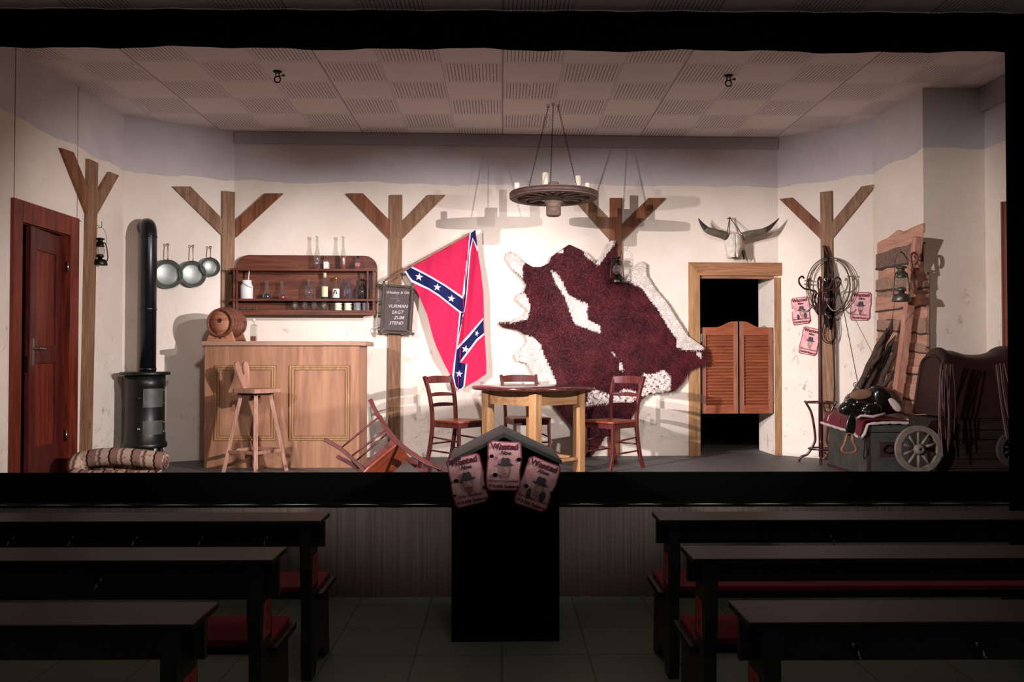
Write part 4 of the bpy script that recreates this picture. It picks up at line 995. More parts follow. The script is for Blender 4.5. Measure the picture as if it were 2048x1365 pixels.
# ceiling rings
for px, py, lb in ((555, 143, 'left'), (1457, 151, 'right')):
    Y = ray(px, py); Y = Y.y * (CZ - CAM.z) / Y.z; p_ = atY(px, py, Y)
    r = thing('ceiling_ring', 'small dark swivel ring fixed in the ceiling, %s of the two' % lb, 'ring', (p_.x, Y, CZ), 0, 'ceiling rings')
    s = MB(); s.lathe([(.03, -.012), (.04, 0)], 16); s.tube([(-.015, 0, -.01), (-.013, 0, -.045)], .005, 6); s.tube([(.015, 0, -.01), (.013, 0, -.045)], .005, 6); s.build('mount', IRON, r)
    s = MB(); s.tube(arc((0, 0, -.068), .026, 0, 350, 16), .006, 6); s.build('loop', IRON, r)
    s = MB(); s.lathe([(.0001, -.01), (.012, -.004), (.012, .008), (.0001, .012)], 10, 0, TR(.05, 0, -.035)); s.tube([(.01, 0, -.04), (.05, 0, -.035)], .004, 5); s.build('swivel', IRON, r)

# ------------------------------------------------------------------ chairs
def chair(label, M4=None, loc=None, rz=0):
    r = thing('wooden_chair', label, 'chair', loc or (0, 0, 0), rz, 'red brown wooden chairs')
    if M4 is not None: r.matrix_world = M4
    for sx in (-1, 1):
        s = MB(); P = curve([(sx * .175, .265, 0), (sx * .17, .225, .12), (sx * .168, .19, .30), (sx * .17, .175, .45), (sx * .175, .185, .60), (sx * .182, .215, .75), (sx * .19, .265, .885)], 4)
        s.stick(P, .028, .036); s.build('back_stile', CHAIRW, r, bevel=.004)
        s = MB(); P = curve([(sx * .195, -.225, 0), (sx * .188, -.185, .15), (sx * .180, -.172, .30), (sx * .178, -.170, .445)], 4)
        s.stick(P, .028, .030); s.build('leg', CHAIRW, r, bevel=.004)
    def slat(z, h, y, t=.014):
        q = MB(); x = .17 + (z - .45) * .03
        q.surf(lambda u, v: (-x + 2 * x * u, y + .045 * (1 - (2 * u - 1) ** 2) - t / 2, z + h * (v - .5) + .012 * (1 - (2 * u - 1) ** 2) * v), 12, 2)
        q.surf(lambda u, v: (x - 2 * x * u, y + .045 * (1 - (2 * u - 1) ** 2) + t / 2, z + h * (v - .5) + .012 * (1 - (2 * u - 1) ** 2) * v), 12, 2)
        for v in (0, 1): q.surf(lambda u, a: ((-x + 2 * x * u), y + .045 * (1 - (2 * u - 1) ** 2) + t * (a - .5) * (1 if v == 0 else -1) * -1, z + h * (v - .5) + .012 * (1 - (2 * u - 1) ** 2) * v), 12, 1)
        return q
    slat(.845, .062, .238).build('top_rail', CHAIRW, r); slat(.70, .026, .20).build('back_slat', CHAIRW, r); slat(.60, .026, .182).build('back_slat', CHAIRW, r)
    q = MB(); pl = [(-.165, .19), (.165, .19), (.18, .12), (.208, -.13), (.20, -.185), (.16, -.208), (-.16, -.208), (-.20, -.185), (-.208, -.13), (-.18, .12)]
    q.prism(pl, -.463, -.447, 0, RX(90) @ M.Scale(-1, 4, (0, 0, 1)) @ TR(0, 0, 0))
    q = MB(); n = len(pl); pl = pl[::-1]
    q.add([(x, y, .445) for x, y in pl] + [(x, y, .465) for x, y in pl], [tuple(range(n)), tuple(range(2 * n - 1, n - 1, -1))] + [(i + n, (i + 1) % n + n, (i + 1) % n, i) for i in range(n)])
    q.build('seat', SEATW, r, bevel=.005, norm=True)
    q = MB()
    for sx in (-1, 1): q.bar((sx * .172, -.165, .42), (sx * .165, .17, .42), .016, .05)
    q.bar((-.17, -.17, .42), (.17, -.17, .42), .016, .05); q.bar((-.165, .175, .42), (.165, .175, .42), .016, .05); q.build('seat_frame', CHAIRW, r)
    def rung(a, b):
        q = MB(); q.tube([a, tuple((V(a) + V(b)) / 2), b], [.007, .0095, .007], 8); q.build('rung', CHAIRW, r)
    for sx in (-1, 1):
        rung((sx * .182, -.175, .27), (sx * .17, .19, .30)); rung((sx * .186, -.185, .155), (sx * .17, .22, .17))
    rung((-.18, -.172, .22), (.18, -.172, .22)); rung((-.168, .205, .23), (.168, .205, .23))
    return r
def deg(a): return math.radians(a)
chair('dark red wooden chair left of the round table, in front of the flag', loc=(atY(915, 800, 8.33).x, 8.36, SZ), rz=deg(52))
chair('wooden chair standing behind the round table', loc=(atY(1049, 800, 8.75).x + .02, 8.72, SZ), rz=deg(17))
chair('wooden chair right of the round table, against the cowhide', loc=(atY(1222, 800, 8.3).x, 8.30, SZ), rz=deg(-50))
# toppled chair: lies tipped forward on its top rail and seat edge
zx = V((.70, -.39, -.60)).normalized(); xx = V((.1, .874, -.4515)); xx = (xx - zx * xx.dot(zx)).normalized(); yy = zx.cross(xx)
R4 = M(((xx.x, yy.x, zx.x, 0), (xx.y, yy.y, zx.y, 0), (xx.z, yy.z, zx.z, 0), (0, 0, 0, 1)))
tip = R4 @ V((-.19, .265, .885)); want = atY(884, 938, 6.76)
R4 = M.Translation(want - tip) @ R4
CT = chair('toppled wooden chair lying on the stage floor in front of the bar', R4)

# ------------------------------------------------------------------ round table
def table():
    cx = atY(1067, 780, 8.03).x; cy = 8.03; ht = .80
    r = thing('round_table', 'round dark topped table with four pale square legs', 'table', (cx, cy, SZ), math.radians(45))
    s = MB(); s.lathe([(.0001, ht - .028), (.565, ht - .028), (.575, ht - .024), (.575, ht - .004), (.57, ht), (.0001, ht)], 72); s.build('tabletop', TABLET, r)
    a = .30
    for sx in (-1, 1):
        for sy in (-1, 1):
            s = MB(); s.box(sx * a - .042, sx * a + .042, sy * a - .042, sy * a + .042, 0, ht - .029); s.build('leg', TABLEW, r, bevel=.006)
    for k in range(4):
        s = MB(); s.box(-a + .043, a - .043, -a - .012, -a + .012, ht - .165, ht - .029, 0, RZ(90 * k)); s.build('apron', wood('table apron wood', '#a87850', '#d2a272', 'x', 1.0, .4, .3) if k == 0 else bpy.data.materials['table apron wood'], r)
    s = MB(); s.bar((-a, a, .13), (a, a, .13), .05, .028); s.bar((a, -a, .13), (a, a, .13), .05, .028); s.bar((-a, -a, .13), (a, -a, .13), .05, .028); s.bar((-a, -a, .13), (-a, a, .13), .05, .028); s.build('foot_rail', TABLEW, r, bevel=.004)
    s = MB()
    for k in range(18):
        t = 2 * PI * k / 18; s.lathe([(.004, 0), (.0001, .003)], 8, 0, TR(.575 * math.cos(t), .575 * math.sin(t), ht - .014) @ RZ(math.degrees(t)) @ RY(90))
    s.build('edge_tacks', CHROME, r)
table()

# ------------------------------------------------------------------ bar stool
def stool():
    cx = atY(513, 800, 8.08).x; r = thing('bar_stool', 'wooden bar stool with a forked heart backrest in front of the bar', 'stool', (cx, 8.05, SZ), math.radians(62))
    H = atY(513, 777, 8.08).z - SZ
    n = 8; pl = [(-.13, -.2), (.13, -.2), (.175, -.15), (.175, .10), (.12, .17), (-.12, .17), (-.175, .10), (-.175, -.15)][::-1]
    s = MB(); s.add([(x, y, H - .04) for x, y in pl] + [(x, y, H) for x, y in pl], [tuple(range(n)), tuple(range(2 * n - 1, n - 1, -1))] + [(i + n, (i + 1) % n + n, (i + 1) % n, i) for i in range(n)])
    s.build('seat', STOOLW, r, bevel=.006, norm=True)
    s = MB(); s.box(-.11, .11, -.11, .11, H - .065, H - .041); s.box(-.03, .03, -.03, .03, H - .10, H - .065); s.build('seat_block', plain('dark block', '#3c2a22', .6), r)
    for sx in (-1, 1):
        for sy in (-1, 1):
            s = MB(); s.bar((sx * .09, sy * .09, H - .05), (sx * .20, sy * .20, 0), .036, .036); s.build('leg', STOOLW, r, bevel=.004)
    zr = .20; q = .09 + (.20 - .09) * (1 - zr / H)
    for k in range(4):
        s = MB(); s.bar((-q, -q, zr), (q, -q, zr), .022, .03); o = s.build('foot_rail', STOOLW, r, bevel=.003); o.rotation_euler = (0, 0, k * PI / 2)
    # heart-shaped, forked backrest board
    hp = [(-.035, 0), (.035, 0), (.075, .13), (.088, .20), (.080, .245), (.055, .262), (.028, .25), (.012, .20), (.016, .15), (0, .125), (-.016, .15), (-.012, .20), (-.028, .25), (-.055, .262), (-.080, .245), (-.088, .20), (-.075, .13)]
    s = MB(); s.prism([(x, z) for x, z in hp], -.012, .012); o = s.build('backrest', STOOLW, r, bevel=.003); o.location = (0, .13, H - .004); o.rotation_euler = (math.radians(-14), 0, 0)
stool()

# ------------------------------------------------------------------ rolled blanket
def blanket():
    Y = 7.25
    L = lambda px, py, y=Y: atY(px, py, y)
    x = N('woven blanket'); tc = x.n('UVMap') if False else x.n('TexCoord')
    sp = x.n('SeparateXYZ'); x.l(tc.outputs['Object'], sp.inputs[0])
    mp = x.n('Mapping'); mp.inputs['Scale'].default_value = (1, 1, 1); x.l(tc.outputs['Object'], mp.inputs[0])
    wv = x.math('FRACT', x.math('MULTIPLY', x.math('ADD', sp.outputs[0], 4.0), 5.4))
    pat = x.noise(x.coord((30, 30, 30)), 1.0, 1); zig = x.math('ADD', wv, x.math('MULTIPLY', x.math('PINGPONG', x.math('MULTIPLY', sp.outputs[2], 26.0), .5), .07))
    zf = x.math('FRACT', zig)
    c = x.ramp(zf, [(.0, '#c9ab93'), (.22, '#cdb29c'), (.25, '#3a241f'), (.30, '#3a241f'), (.33, '#9b7568'), (.62, '#8e6a5f'), (.66, '#cbb09a'), (.78, '#7c5950'), (.86, '#8e6a5f'), (.90, '#cdb29c')])
    for e in c.node.color_ramp.elements: pass
    c.node.color_ramp.interpolation = 'CONSTANT'
    mot = x.ramp(x.n('TexVoronoi', ).outputs['Distance'], [(.2, (0, 0, 0, 1)), (.3, (1, 1, 1, 1))]); vn = mot.node.inputs[0].links[0].from_node; vn.inputs['Scale'].default_value = 26; x.l(tc.outputs['Object'], vn.inputs[0])
    c2 = x.mix(x.math('MULTIPLY', x.math('SUBTRACT', 1.0, mot), .6), c, '#5c3a34')
    x.col(c2); x.p(.95, 0, .1); x.bump(x.noise(x.coord((1, 1, 1)), 90, 3), .4, .004)
    c0 = L(240, 925); r = thing('rolled_blanket', 'rolled patterned woollen blanket with brown bands lying on the stage floor by the stove', 'blanket', (c0.x, Y, SZ))
    def loc(px, py, dy=0): p = L(px, py, Y + dy); return (p.x - c0.x, dy, p.z - SZ)
    R = .074
    up = curve([loc(156, 948, -.08), loc(152, 932, -.05), loc(168, 920, 0), loc(215, 914), loc(260, 915), loc(305, 920), loc(331, 924)], 8)
    n = len(up); rad = [R * (.75 + .25 * min(1, i / 8)) * (1 if i < n - 3 else .97) for i in range(n)]
    s = MB(); s.tube(up, rad, 28, 0); s.build('upper_roll', x.mat, r)
    zl = R * .92
    lo = curve([loc(156, 950, -.06), (loc(172, 944)[0], -.14, zl + .015), (loc(200, 950)[0], -.14, zl), (loc(260, 950)[0], -.13, zl), (loc(318, 950)[0], -.14, zl)], 6)
    s = MB(); s.tube([tuple(p) for p in lo], R, 28, 0); s.build('lower_roll', x.mat, r)
    s = MB(); s.lathe([(.03, -.30), (R, -.28), (R, .28), (.03, .30)], 24, 0, TR(.0, .10, .10) @ RY(90)); s.build('rear_roll', x.mat, r)
    e = up[-1]; s = MB(); sp_ = []
    for k in range(60):
        t = k / 60; a = t * 4.2 * PI + 1; q = R * .94 * (1 - t * .85); sp_.append((e[0] + .006, e[1] + q * math.cos(a), e[2] + q * math.sin(a)))
    s.tube(sp_, .007, 6); s.build('spiral_end', plain('blanket edge', '#8a5c52', .9, 0, .2, 40), r)
    s = MB(); s.tube(arc((e[0] + .015, e[1] - .02, e[2] - .02), .02, 0, 300, 10, 'yz'), .003, 6); s.build('buckle', CHROME, r)
blanket()

# ------------------------------------------------------------------ wanted posters
def paper():
    x = N('poster paper'); g = x.noise(x.coord((1, 1, 1)), 14, 3); x.col(x.ramp(g, [(.35, '#d08a94'), (.6, '#e6b6b0')])); x.p(.85, 0, .2); return x.mat
PAPER = paper(); PEDGE = plain('burnt edge', '#9c4450', .85, 0, .3, 60); WRED = plain('poster heading', '#5c1c28', .85); GREYI = plain('poster portrait', '#4a4246', .85); SKIN = plain('poster face', '#b4847c', .85); SKIN2 = plain('poster face light', '#d0a498', .85)
NAMES = {'boss': "Chris 'The Boss'", 'char': 'Whispering Charlotte', 'moe': "'Gravity Moe' Connor"}
def poster(kind, label, Mx, holecol, hole_pts, notch=None):
    W2, H2 = .105, .1485
    r = thing('wanted_poster', label, 'poster'); r['group'] = 'wanted posters'; r.matrix_world = Mx
    rn = random.Random(hash(kind) % 7 if False else len(kind) + int(abs(Mx[0][3]) * 10))
    out = [(-W2 + .02, -H2), (W2 - .03, -H2 + .004), (W2 - .004, -H2 + .03), (W2 - .008, -.02), (W2, .03), (W2 - .006, H2 - .02), (W2 - .02, H2 - .004), (0, H2 - .004), (-W2 + .03, H2), (-W2 + .004, H2 - .02), (-W2 + .006, .02), (-W2, -.06), (-W2 + .006, -H2 + .02)]
    if notch: out = out[:11] + [(-W2 + .006, .03), (-W2 + .03, .03), (-W2 + .035, .005), (-W2 + .004, .005)] + out[11:]
    cur = lambda x, z: -.004 - .005 * (abs(z) / H2) ** 2 - .004 * math.sin(x * 30 + z * 8)
    s = MB(); inn = [(x * .93, z * .95) for x, z in out]
    for q in sheet(out, .02): s.add([(x, cur(x, z), z) for x, z in q], [tuple(range(len(q)))], 1, True)
    for q in sheet(inn, .02): s.add([(x, cur(x, z) - .0006, z) for x, z in q], [tuple(range(len(q)))], 0, True)
    for q in sheet(out, .02): s.add([(x, cur(x, z) + .0008, z) for x, z in q[::-1]], [tuple(range(len(q)))], 1, True)
    s.build('paper', [PAPER, PEDGE], r)
    s = MB(); T = lambda x, z, y=-.0135: TR(x, y, z) @ RX(90)
    s.text('Wanted', .050, T(0, .098), 0, .0016); s.text('Alive', .032, T(.008, .067), 1, .0008)
    s.text(NAMES[kind], .0215 if kind != 'char' else .0195, T(0, -.094), 0, .0004); s.text('$10.000 Reward', .026, T(0, -.128), 0, .0009)
    s.build('lettering', [WRED, INK], r)
    s = MB(); y = -.012
    def fl(pts, m, dy): s.add([(x, y - dy, z) for x, z in pts], [tuple(range(len(pts)))], m)
    hx = {'boss': 0, 'char': .008, 'moe': .012}[kind]; hz = .003
    if kind == 'moe':
        fl(ell(hx - .045, hz - .068, .014, .030), 0, 0); fl(ell(hx + .038, hz - .062, .018, .032), 0, 0)
    fl([(hx - .026, hz), (hx + .026, hz), (hx + .026, hz - .035), (hx + .014, hz - .066), (hx, hz - .074), (hx - .014, hz - .066), (hx - .026, hz - .035)], 1, .0002)
    fl(ell(hx + .006, hz - .03, .014, .022), 2, .0004)
    if kind == 'boss': fl([(hx - .024, hz - .04), (hx + .024, hz - .04), (hx + .012, hz - .068), (hx, hz - .09), (hx - .012, hz - .068)], 3, .0005)
    fl(ell(hx - .009, hz - .016, .004, .002, 8), 0, .0006); fl(ell(hx + .010, hz - .016, .004, .002, 8), 0, .0006); fl([(hx - .002, hz - .02), (hx + .004, hz - .034), (hx - .003, hz - .034)], 3, .0006); fl(ell(hx, hz - .046, .008, .002, 8), 0, .0007)
    fl([(hx - .052, hz + .004), (hx - .03, hz - .004), (hx, hz - .006), (hx + .03, hz - .004), (hx + .052, hz + .006), (hx + .03, hz + .012), (hx - .03, hz + .012)], 0, .0008)
    fl([(hx - .028, hz + .008), (hx + .028, hz + .008), (hx + .024, hz + .04), (hx + .012, hz + .047), (hx, hz + .042), (hx - .014, hz + .047), (hx - .025, hz + .038)], 0, .0009)
    s.build('portrait', [GREYI, SKIN, SKIN2, plain('beard tone', '#8c5f5c', .85) if 'beard tone' not in bpy.data.materials else bpy.data.materials['beard tone']], r)
    s = MB()
    for x, z, q in hole_pts: s.add([(a, -.0148, b) for a, b in ell(x, z, q, q * .8, 14)], [tuple(range(14))], 0)
    s.build('bullet_holes', holecol, r)
    return r
def wallmat(w, px, py, rot, off=.006):
    p = w.P(px, py, off); return M.Translation(p) @ M.Rotation(w.a, 4, 'Z') @ RY(rot)
PW = plain('wall seen through hole', '#efe0cc', .9, 0, .05)
poster('moe', 'wanted poster of a long-haired figure in a hat, left of the coat stand, upper', wallmat(BR, 1602, 622, -5), PW, [(.07, -.03, .008)], True)
poster('char', 'wanted poster with round black hat portrait, lower, behind the coat stand pole', wallmat(BR, 1620, 683, 12), PW, [(-.065, .085, .007), (.085, -.03, .008)])
poster('boss', 'wanted poster with bearded man, alone on the wall right of the coat stand', wallmat(BR, 1722, 613, 4), PW, [(.075, .07, .007)], True)

# ------------------------------------------------------------------ prompter box
def prompter():
    Yf = 5.23; a = atY(903, 1200, Yf).x; b = atY(1119, 1200, Yf).x; D = .60; zp = atY(1004, 868, Yf).z; ze = atY(1115, 921, Yf).z; xp = (a + b) / 2 - .01
    r = thing('prompter_box', 'black prompter box with a peaked grey green roof in front of the stage', 'box', ((a + b) / 2, Yf, 0), math.radians(1.2))
    h = (b - a) / 2; zs = ze - .02; pk = zp - .02; x0 = -.01
    s = MB(); s.prism([(-h, 0), (h, 0), (h, zs), (x0, pk), (-h, zs)], 0, .02); s.box(-h, -h + .02, .02, D, 0, zs); s.box(h - .02, h, .02, D, 0, zs); s.build('body', BLACKC, r)
    G2 = plain('roof board', '#272b28', .6, 0, .25, 10, .1); s = MB()
    s.prism([(x0, pk), (x0, pk + .026), (h + .015, zs + .018), (h + .015, zs - .006)], -.015, D + .02); s.build('roof_board', G2, r)
    s = MB(); s.prism([(x0, pk), (-h - .015, zs - .006), (-h - .015, zs + .018), (x0, pk + .026)], -.015, D + .02); s.build('roof_board', G2, r)
prompter()
def pboxmat(px, py, rot, off): 
    p = atY(px, py, 5.23 - off); return M.Translation(p) @ RZ(1.2) @ RY(rot)
poster('boss', 'left of three wanted posters on the black box, bearded man in a hat', pboxmat(935, 961, -12, .008) @ M.Scale(1.04, 4), BLACKC, [(-.065, .012, .014), (.09, -.06, .013), (-.09, -.07, .008)])
poster('char', 'middle wanted poster on the black box, round black hat, topmost of the three', pboxmat(1008, 932, 2, .024) @ M.Scale(1.02, 4), BLACKC, [(-.075, .055, .013), (-.05, -.055, .016), (.088, .04, .015)])
poster('moe', 'right wanted poster on the black box, long-haired figure, lowest of the three', pboxmat(1075, 969, 20, .008) @ M.Scale(1.04, 4), BLACKC, [(-.06, -.03, .014), (.095, -.02, .012)])

# ------------------------------------------------------------------ benches
def bench(label, xe, yback, side, far, hooks, length=4.2, hookx=None, signtxt='', pb=.66):
    """xe = aisle end x, benches run away from the aisle; side=-1 to the left"""
    r = thing('theatre_bench', label, 'bench', (xe, yback, 0), 0, 'rows of dark benches')
    d = side
    def bx(mb, x0, x1, *a): mb.box(min(d * x0, d * x1), max(d * x0, d * x1), *a)
    s = MB(); s.add([], []); 
    bx(s, 0, length, -.13, .13, .835, .86); s.build('top_shelf', BENCHW, r, bevel=.005)
    s = MB(); bx(s, .0, length, -.015, .012, pb, .834); s.build('back_panel', BENCHD, r)
    pr = [(-.06, 0), (.04, 0), (.06, .05), (.10, .10), (.20, .10), (.26, .04), (.36, 0), (.41, .0), (.38, .30), (.38, .404), (.10, .404), (.08, .50), (.07, .834), (-.11, .834), (-.11, .60), (-.08, .42), (-.08, .10)]
    for i, x in enumerate((.055, length * .5, length - .1)):
        q = MB(); n = len(pr); T = None
        x0, x1 = sorted((d * x, d * (x + .055)))
        q.add([(x0, y, z) for y, z in pr] + [(x1, y, z) for y, z in pr], [tuple(range(n)), tuple(range(2 * n - 1, n - 1, -1))] + [(k, k + n, (k + 1) % n + n, (k + 1) % n) for k in range(n)])
        q.build('end_support', BENCHD, r, norm=True)
    s = MB(); bx(s, .02, length, .03, .41, .405, .438); s.build('seat', BENCHW, r, bevel=.006)
    s = MB(); bx(s, .05, length - .05, .04, .40, .439, .468); s.build('seat_cushion', RED, r, bevel=.008)
    s = MB(); x0 = .052; xs = d * x0 - d * .004
    xx = d * (.055 - .002); sg = V((xx, 0, 0))
    q = [(-.07, .50), (.055, .50), (.065, .66), (-.06, .66)]
    s.add([(xx, y, z) for y, z in q], [(0, 1, 2, 3)] if d < 0 else [(3, 2, 1, 0)]); sgn = s.build('seat_card', ORANGE, r)
    s = MB(); T = TR(xx - d * .0012, 0, .60) @ (RZ(90) if d < 0 else RZ(-90)) @ RX(90); s.text(signtxt[:1], .05, T, 0, .001); s.text(signtxt[1:], .05, TR(xx - d * .0012, 0, .53) @ (RZ(90) if d < 0 else RZ(-90)) @ RX(90), 0, .001); s.build('card_writing', INK, sgn)
    for hx in hooks:
        q = MB(); X = hx - xe; q.lathe([(.012, 0), (.012, .003)], 10, 0, TR(X, -.0155, .752) @ RX(90)); q.tube([(X, -.015, .76), (X, -.035, .75), (X, -.05, .725), (X, -.055, .715), (X, -.062, .725)], .0045, 6); q.tube([(X, -.018, .75), (X, -.03, .735), (X, -.038, .74)], .004, 6); q.build('coat_hook', CHROME, r)
    return r
def hk(pxs, py, Y): return [atY(p, py, Y).x for p in pxs]
bench('far left bench with a row of coat hooks, nearest the stage', -.955, 4.67, -1, 0, hk((16, 138, 266, 398, 529), 1073, 4.62), signtxt='37', pb=0.7)
bench('middle bench of the three on the left side of the aisle', -.975, 3.80, -1, 0, hk((192, ), 1157, 3.75), signtxt='42', pb=0.667)
bench('nearest left bench in the bottom left corner', -.995, 2.92, -1, 0, [], signtxt='12', pb=0.709)
bench('far right bench, nearest the stage, with light catching its top', .835, 4.67, 1, 0, hk((1668, ), 1066, 4.62), signtxt='61', pb=0.715)
bench('middle bench of the three on the right side of the aisle', .815, 3.80, 1, 0, [], signtxt='14', pb=0.735)
bench('nearest right bench with two coat hooks in the bottom right corner', .80, 2.92, 1, 0, hk((1718, 1968), 1292, 2.87), signtxt='22', pb=0.698)
# ------------------------------------------------------------------ bentwood coat stand
def coat_stand():
    Y = 8.72; c = atY(1642, 900, Y)
    r = thing('coat_stand', 'dark bentwood coat stand with curled arms by the right wall', 'coat stand', (c.x, Y, SZ)); zf = lambda py: atY(1640, py, Y).z - SZ
    BW_ = wood('bentwood', '#2a100e', '#4c201c', 'z', 1.2, .25, spec=.6)
    H = zf(563)
    s = MB(); s.lathe([(.022, .05), (.024, .3), (.02, 1.0), (.017, H - .08), (.022, H - .06), (.016, H - .04), (.028, H), (.022, H + .035), (.008, H + .05), (.0001, H + .055)], 20); s.build('pole', BW_, r)
    zr = zf(805); zr2 = zf(898)
    s = MB(); s.tube(arc((0, 0, zr), .145, 0, 345, 40, 'xy'), .009, 8); s.build('upper_ring', BW_, r)
    s = MB(); s.tube(arc((0, 0, zr2), .12, 0, 345, 36, 'xy'), .009, 8); s.build('lower_ring', BW_, r)
    for k in range(4):
        a = math.radians(-112 + 90 * k); e = lambda q, z: (q * math.cos(a), q * math.sin(a), z)
        s = MB(); s.tube(curve([e(.155, zr + .012), e(.135, zr - .02), e(.085, zr - .13), e(.055, zr2 + .12), e(.07, zr2 + .04), e(.13, zr2 - .06), e(.19, .05), e(.215, .0)], 6), .012, 10); s.build('leg', BW_, r)
    zt = zf(592)
    for k in range(8):
        a = math.radians(10 + 45 * k); e = lambda q, z: (q * math.cos(a), q * math.sin(a), z)
        if k % 2 == 0: P = [e(.02, zt - .19), e(.06, zt - .13), e(.09, zt - .03), e(.07, zt + .03), e(.10, zt + .06), e(.17, zt + .07), e(.225, zt + .12), e(.23, zt + .17), e(.195, zt + .195), e(.175, zt + .175)]
        else: P = [e(.02, zt + .03), e(.05, zt + .0), e(.08, zt - .10), e(.13, zt - .155), e(.18, zt - .14), e(.20, zt - .115)]
        s = MB(); s.tube(curve(P, 5), .0095, 8); s.build('arm', BW_, r)
    return c
coat_stand()

# ------------------------------------------------------------------ lasso, bridle and strap on the right post
def hang_tack():
    w = BR; 
    # lasso: three loose loops of stiff rope
    off = .07; org = w.uz(1655, 525, off)
    r = thing('lasso', 'coiled pale rope lasso hanging on the right post above the coat stand', 'rope', w.W(org[0], org[1], off), w.a)
    L = lambda pts: w.loc(pts, org, off)
    s = MB()
    for k, (cx, cy, rx, ry, ro) in enumerate(((1660, 571, 46, 56, 0), (1657, 573, 44, 58, .08), (1665, 569, 45, 53, -.08), (1660, 574, 41, 54, .12))):
        pts = []
        for i in range(48):
            t = 2 * PI * i / 48; x = rx * math.cos(t); y = ry * math.sin(t); pts.append((cx + x * math.cos(ro) - y * math.sin(ro), cy + x * math.sin(ro) + y * math.cos(ro)))
        q = L(pts); s.tube([(x, -.008 * k + .004 * math.sin(i * .4), z) for i, (x, z) in enumerate(q)], .0045, 6, closed=True)
    s.build('rope_coils', plain('waxed rope', '#6f5f50', .7, 0, .3, 80, .3), r)
    for px, py in ((1618, 562), (1617, 569), (1704, 553)):
        A, B = L([(px - 8, py), (px + 8, py)]); s = MB(); s.tube([(A[0], -.01, A[1]), (B[0], -.012, B[1])], .007, 6); s.build('binding', ROPE, r)
    # leather bridle
    off = .09; org = w.uz(1655, 520, off)
    r = thing('leather_bridle', 'black leather bridle and straps hanging on the right timber post', 'bridle', w.W(org[0], org[1], off), w.a)
    LB = plain('strap leather', '#170c09', .7, 0, .3, 30, .1, .12); LBR = plain('strap brown', '#42241a', .6, 0, .3, 30, .1, .2)
    def strap(pts, wd, mt=LB, y=0, nm='strap', par=None):
        q = L2(pts); P = curve([(x, y + .01 * math.sin(i * 1.7), z) for i, (x, z) in enumerate(q)], 5); s = MB(); s.stick(P, wd, .006); return s.build(nm, mt, par or r)
    L2 = lambda pts: w.loc(pts, org, off)
    strap([(1649, 492), (1650, 520), (1651, 570), (1652, 610)], .026, LB); strap([(1650, 492), (1656, 512), (1662, 550), (1664, 600), (1663, 640)], .028, LB, -.01)
    strap([(1648, 492), (1655, 508), (1658, 515)], .018, LBR, -.02)
    strap([(1652, 545), (1649, 590), (1652, 640), (1658, 655)], .030, LB, -.015); strap([(1666, 545), (1668, 580), (1667, 630), (1664, 660)], .030, LB, -.018)
    strap([(1658, 560), (1655, 600), (1660, 645)], .028, LB, -.025); strap([(1662, 525), (1668, 560), (1670, 620)], .016, LBR, -.03)
    strap([(1650, 618), (1660, 622), (1670, 618)], .02, LBR, -.03)
    for pts in ([(1655, 628), (1648, 650), (1646, 672), (1652, 684), (1662, 687), (1670, 680), (1673, 660), (1670, 630)], [(1657, 630), (1652, 652), (1650, 672), (1656, 682), (1664, 684), (1670, 674), (1669, 640)]): strap(pts, .008, LB, -.02, 'rein')
    for px, py in ((1656, 628), (1662, 634), (1655, 560), (1664, 600)):
        A = L2([(px, py)])[0]; s = MB(); s.tube(arc((A[0], -.035, A[1]), .016, 0, 345, 14), .0035, 6); s.build('bit_ring', CHROME, r)
    # whip down the post
    off = .05; org = w.uz(1660, 690, off)
    q = w.loc([(1662, 650), (1664, 680), (1667, 720), (1669, 780), (1666, 820), (1672, 835), (1668, 845)], org, off); s = MB(); s.tube(curve([(x, 0, z) for x, z in q], 5), .0035, 6)
    tag(s.build('braided_whip', LBR, loc=w.W(org[0], org[1], off), rot=(0, 0, w.a)), 'thin braided cord hanging down the front of the right timber post', 'whip')
hang_tack()
# slender stick leaning from bridle to the saddle
A = atY(1688, 625, 8.72); B = atY(1716, 768, 8.2); C_ = atY(1672, 560, 8.85)
s = MB(); s.tube([tuple(C_), tuple(A), tuple(B)], .0038, 6)
tag(s.build('slim_cord', IRON), 'thin dark cord stretched from the bridle down to the black saddle', 'cord')

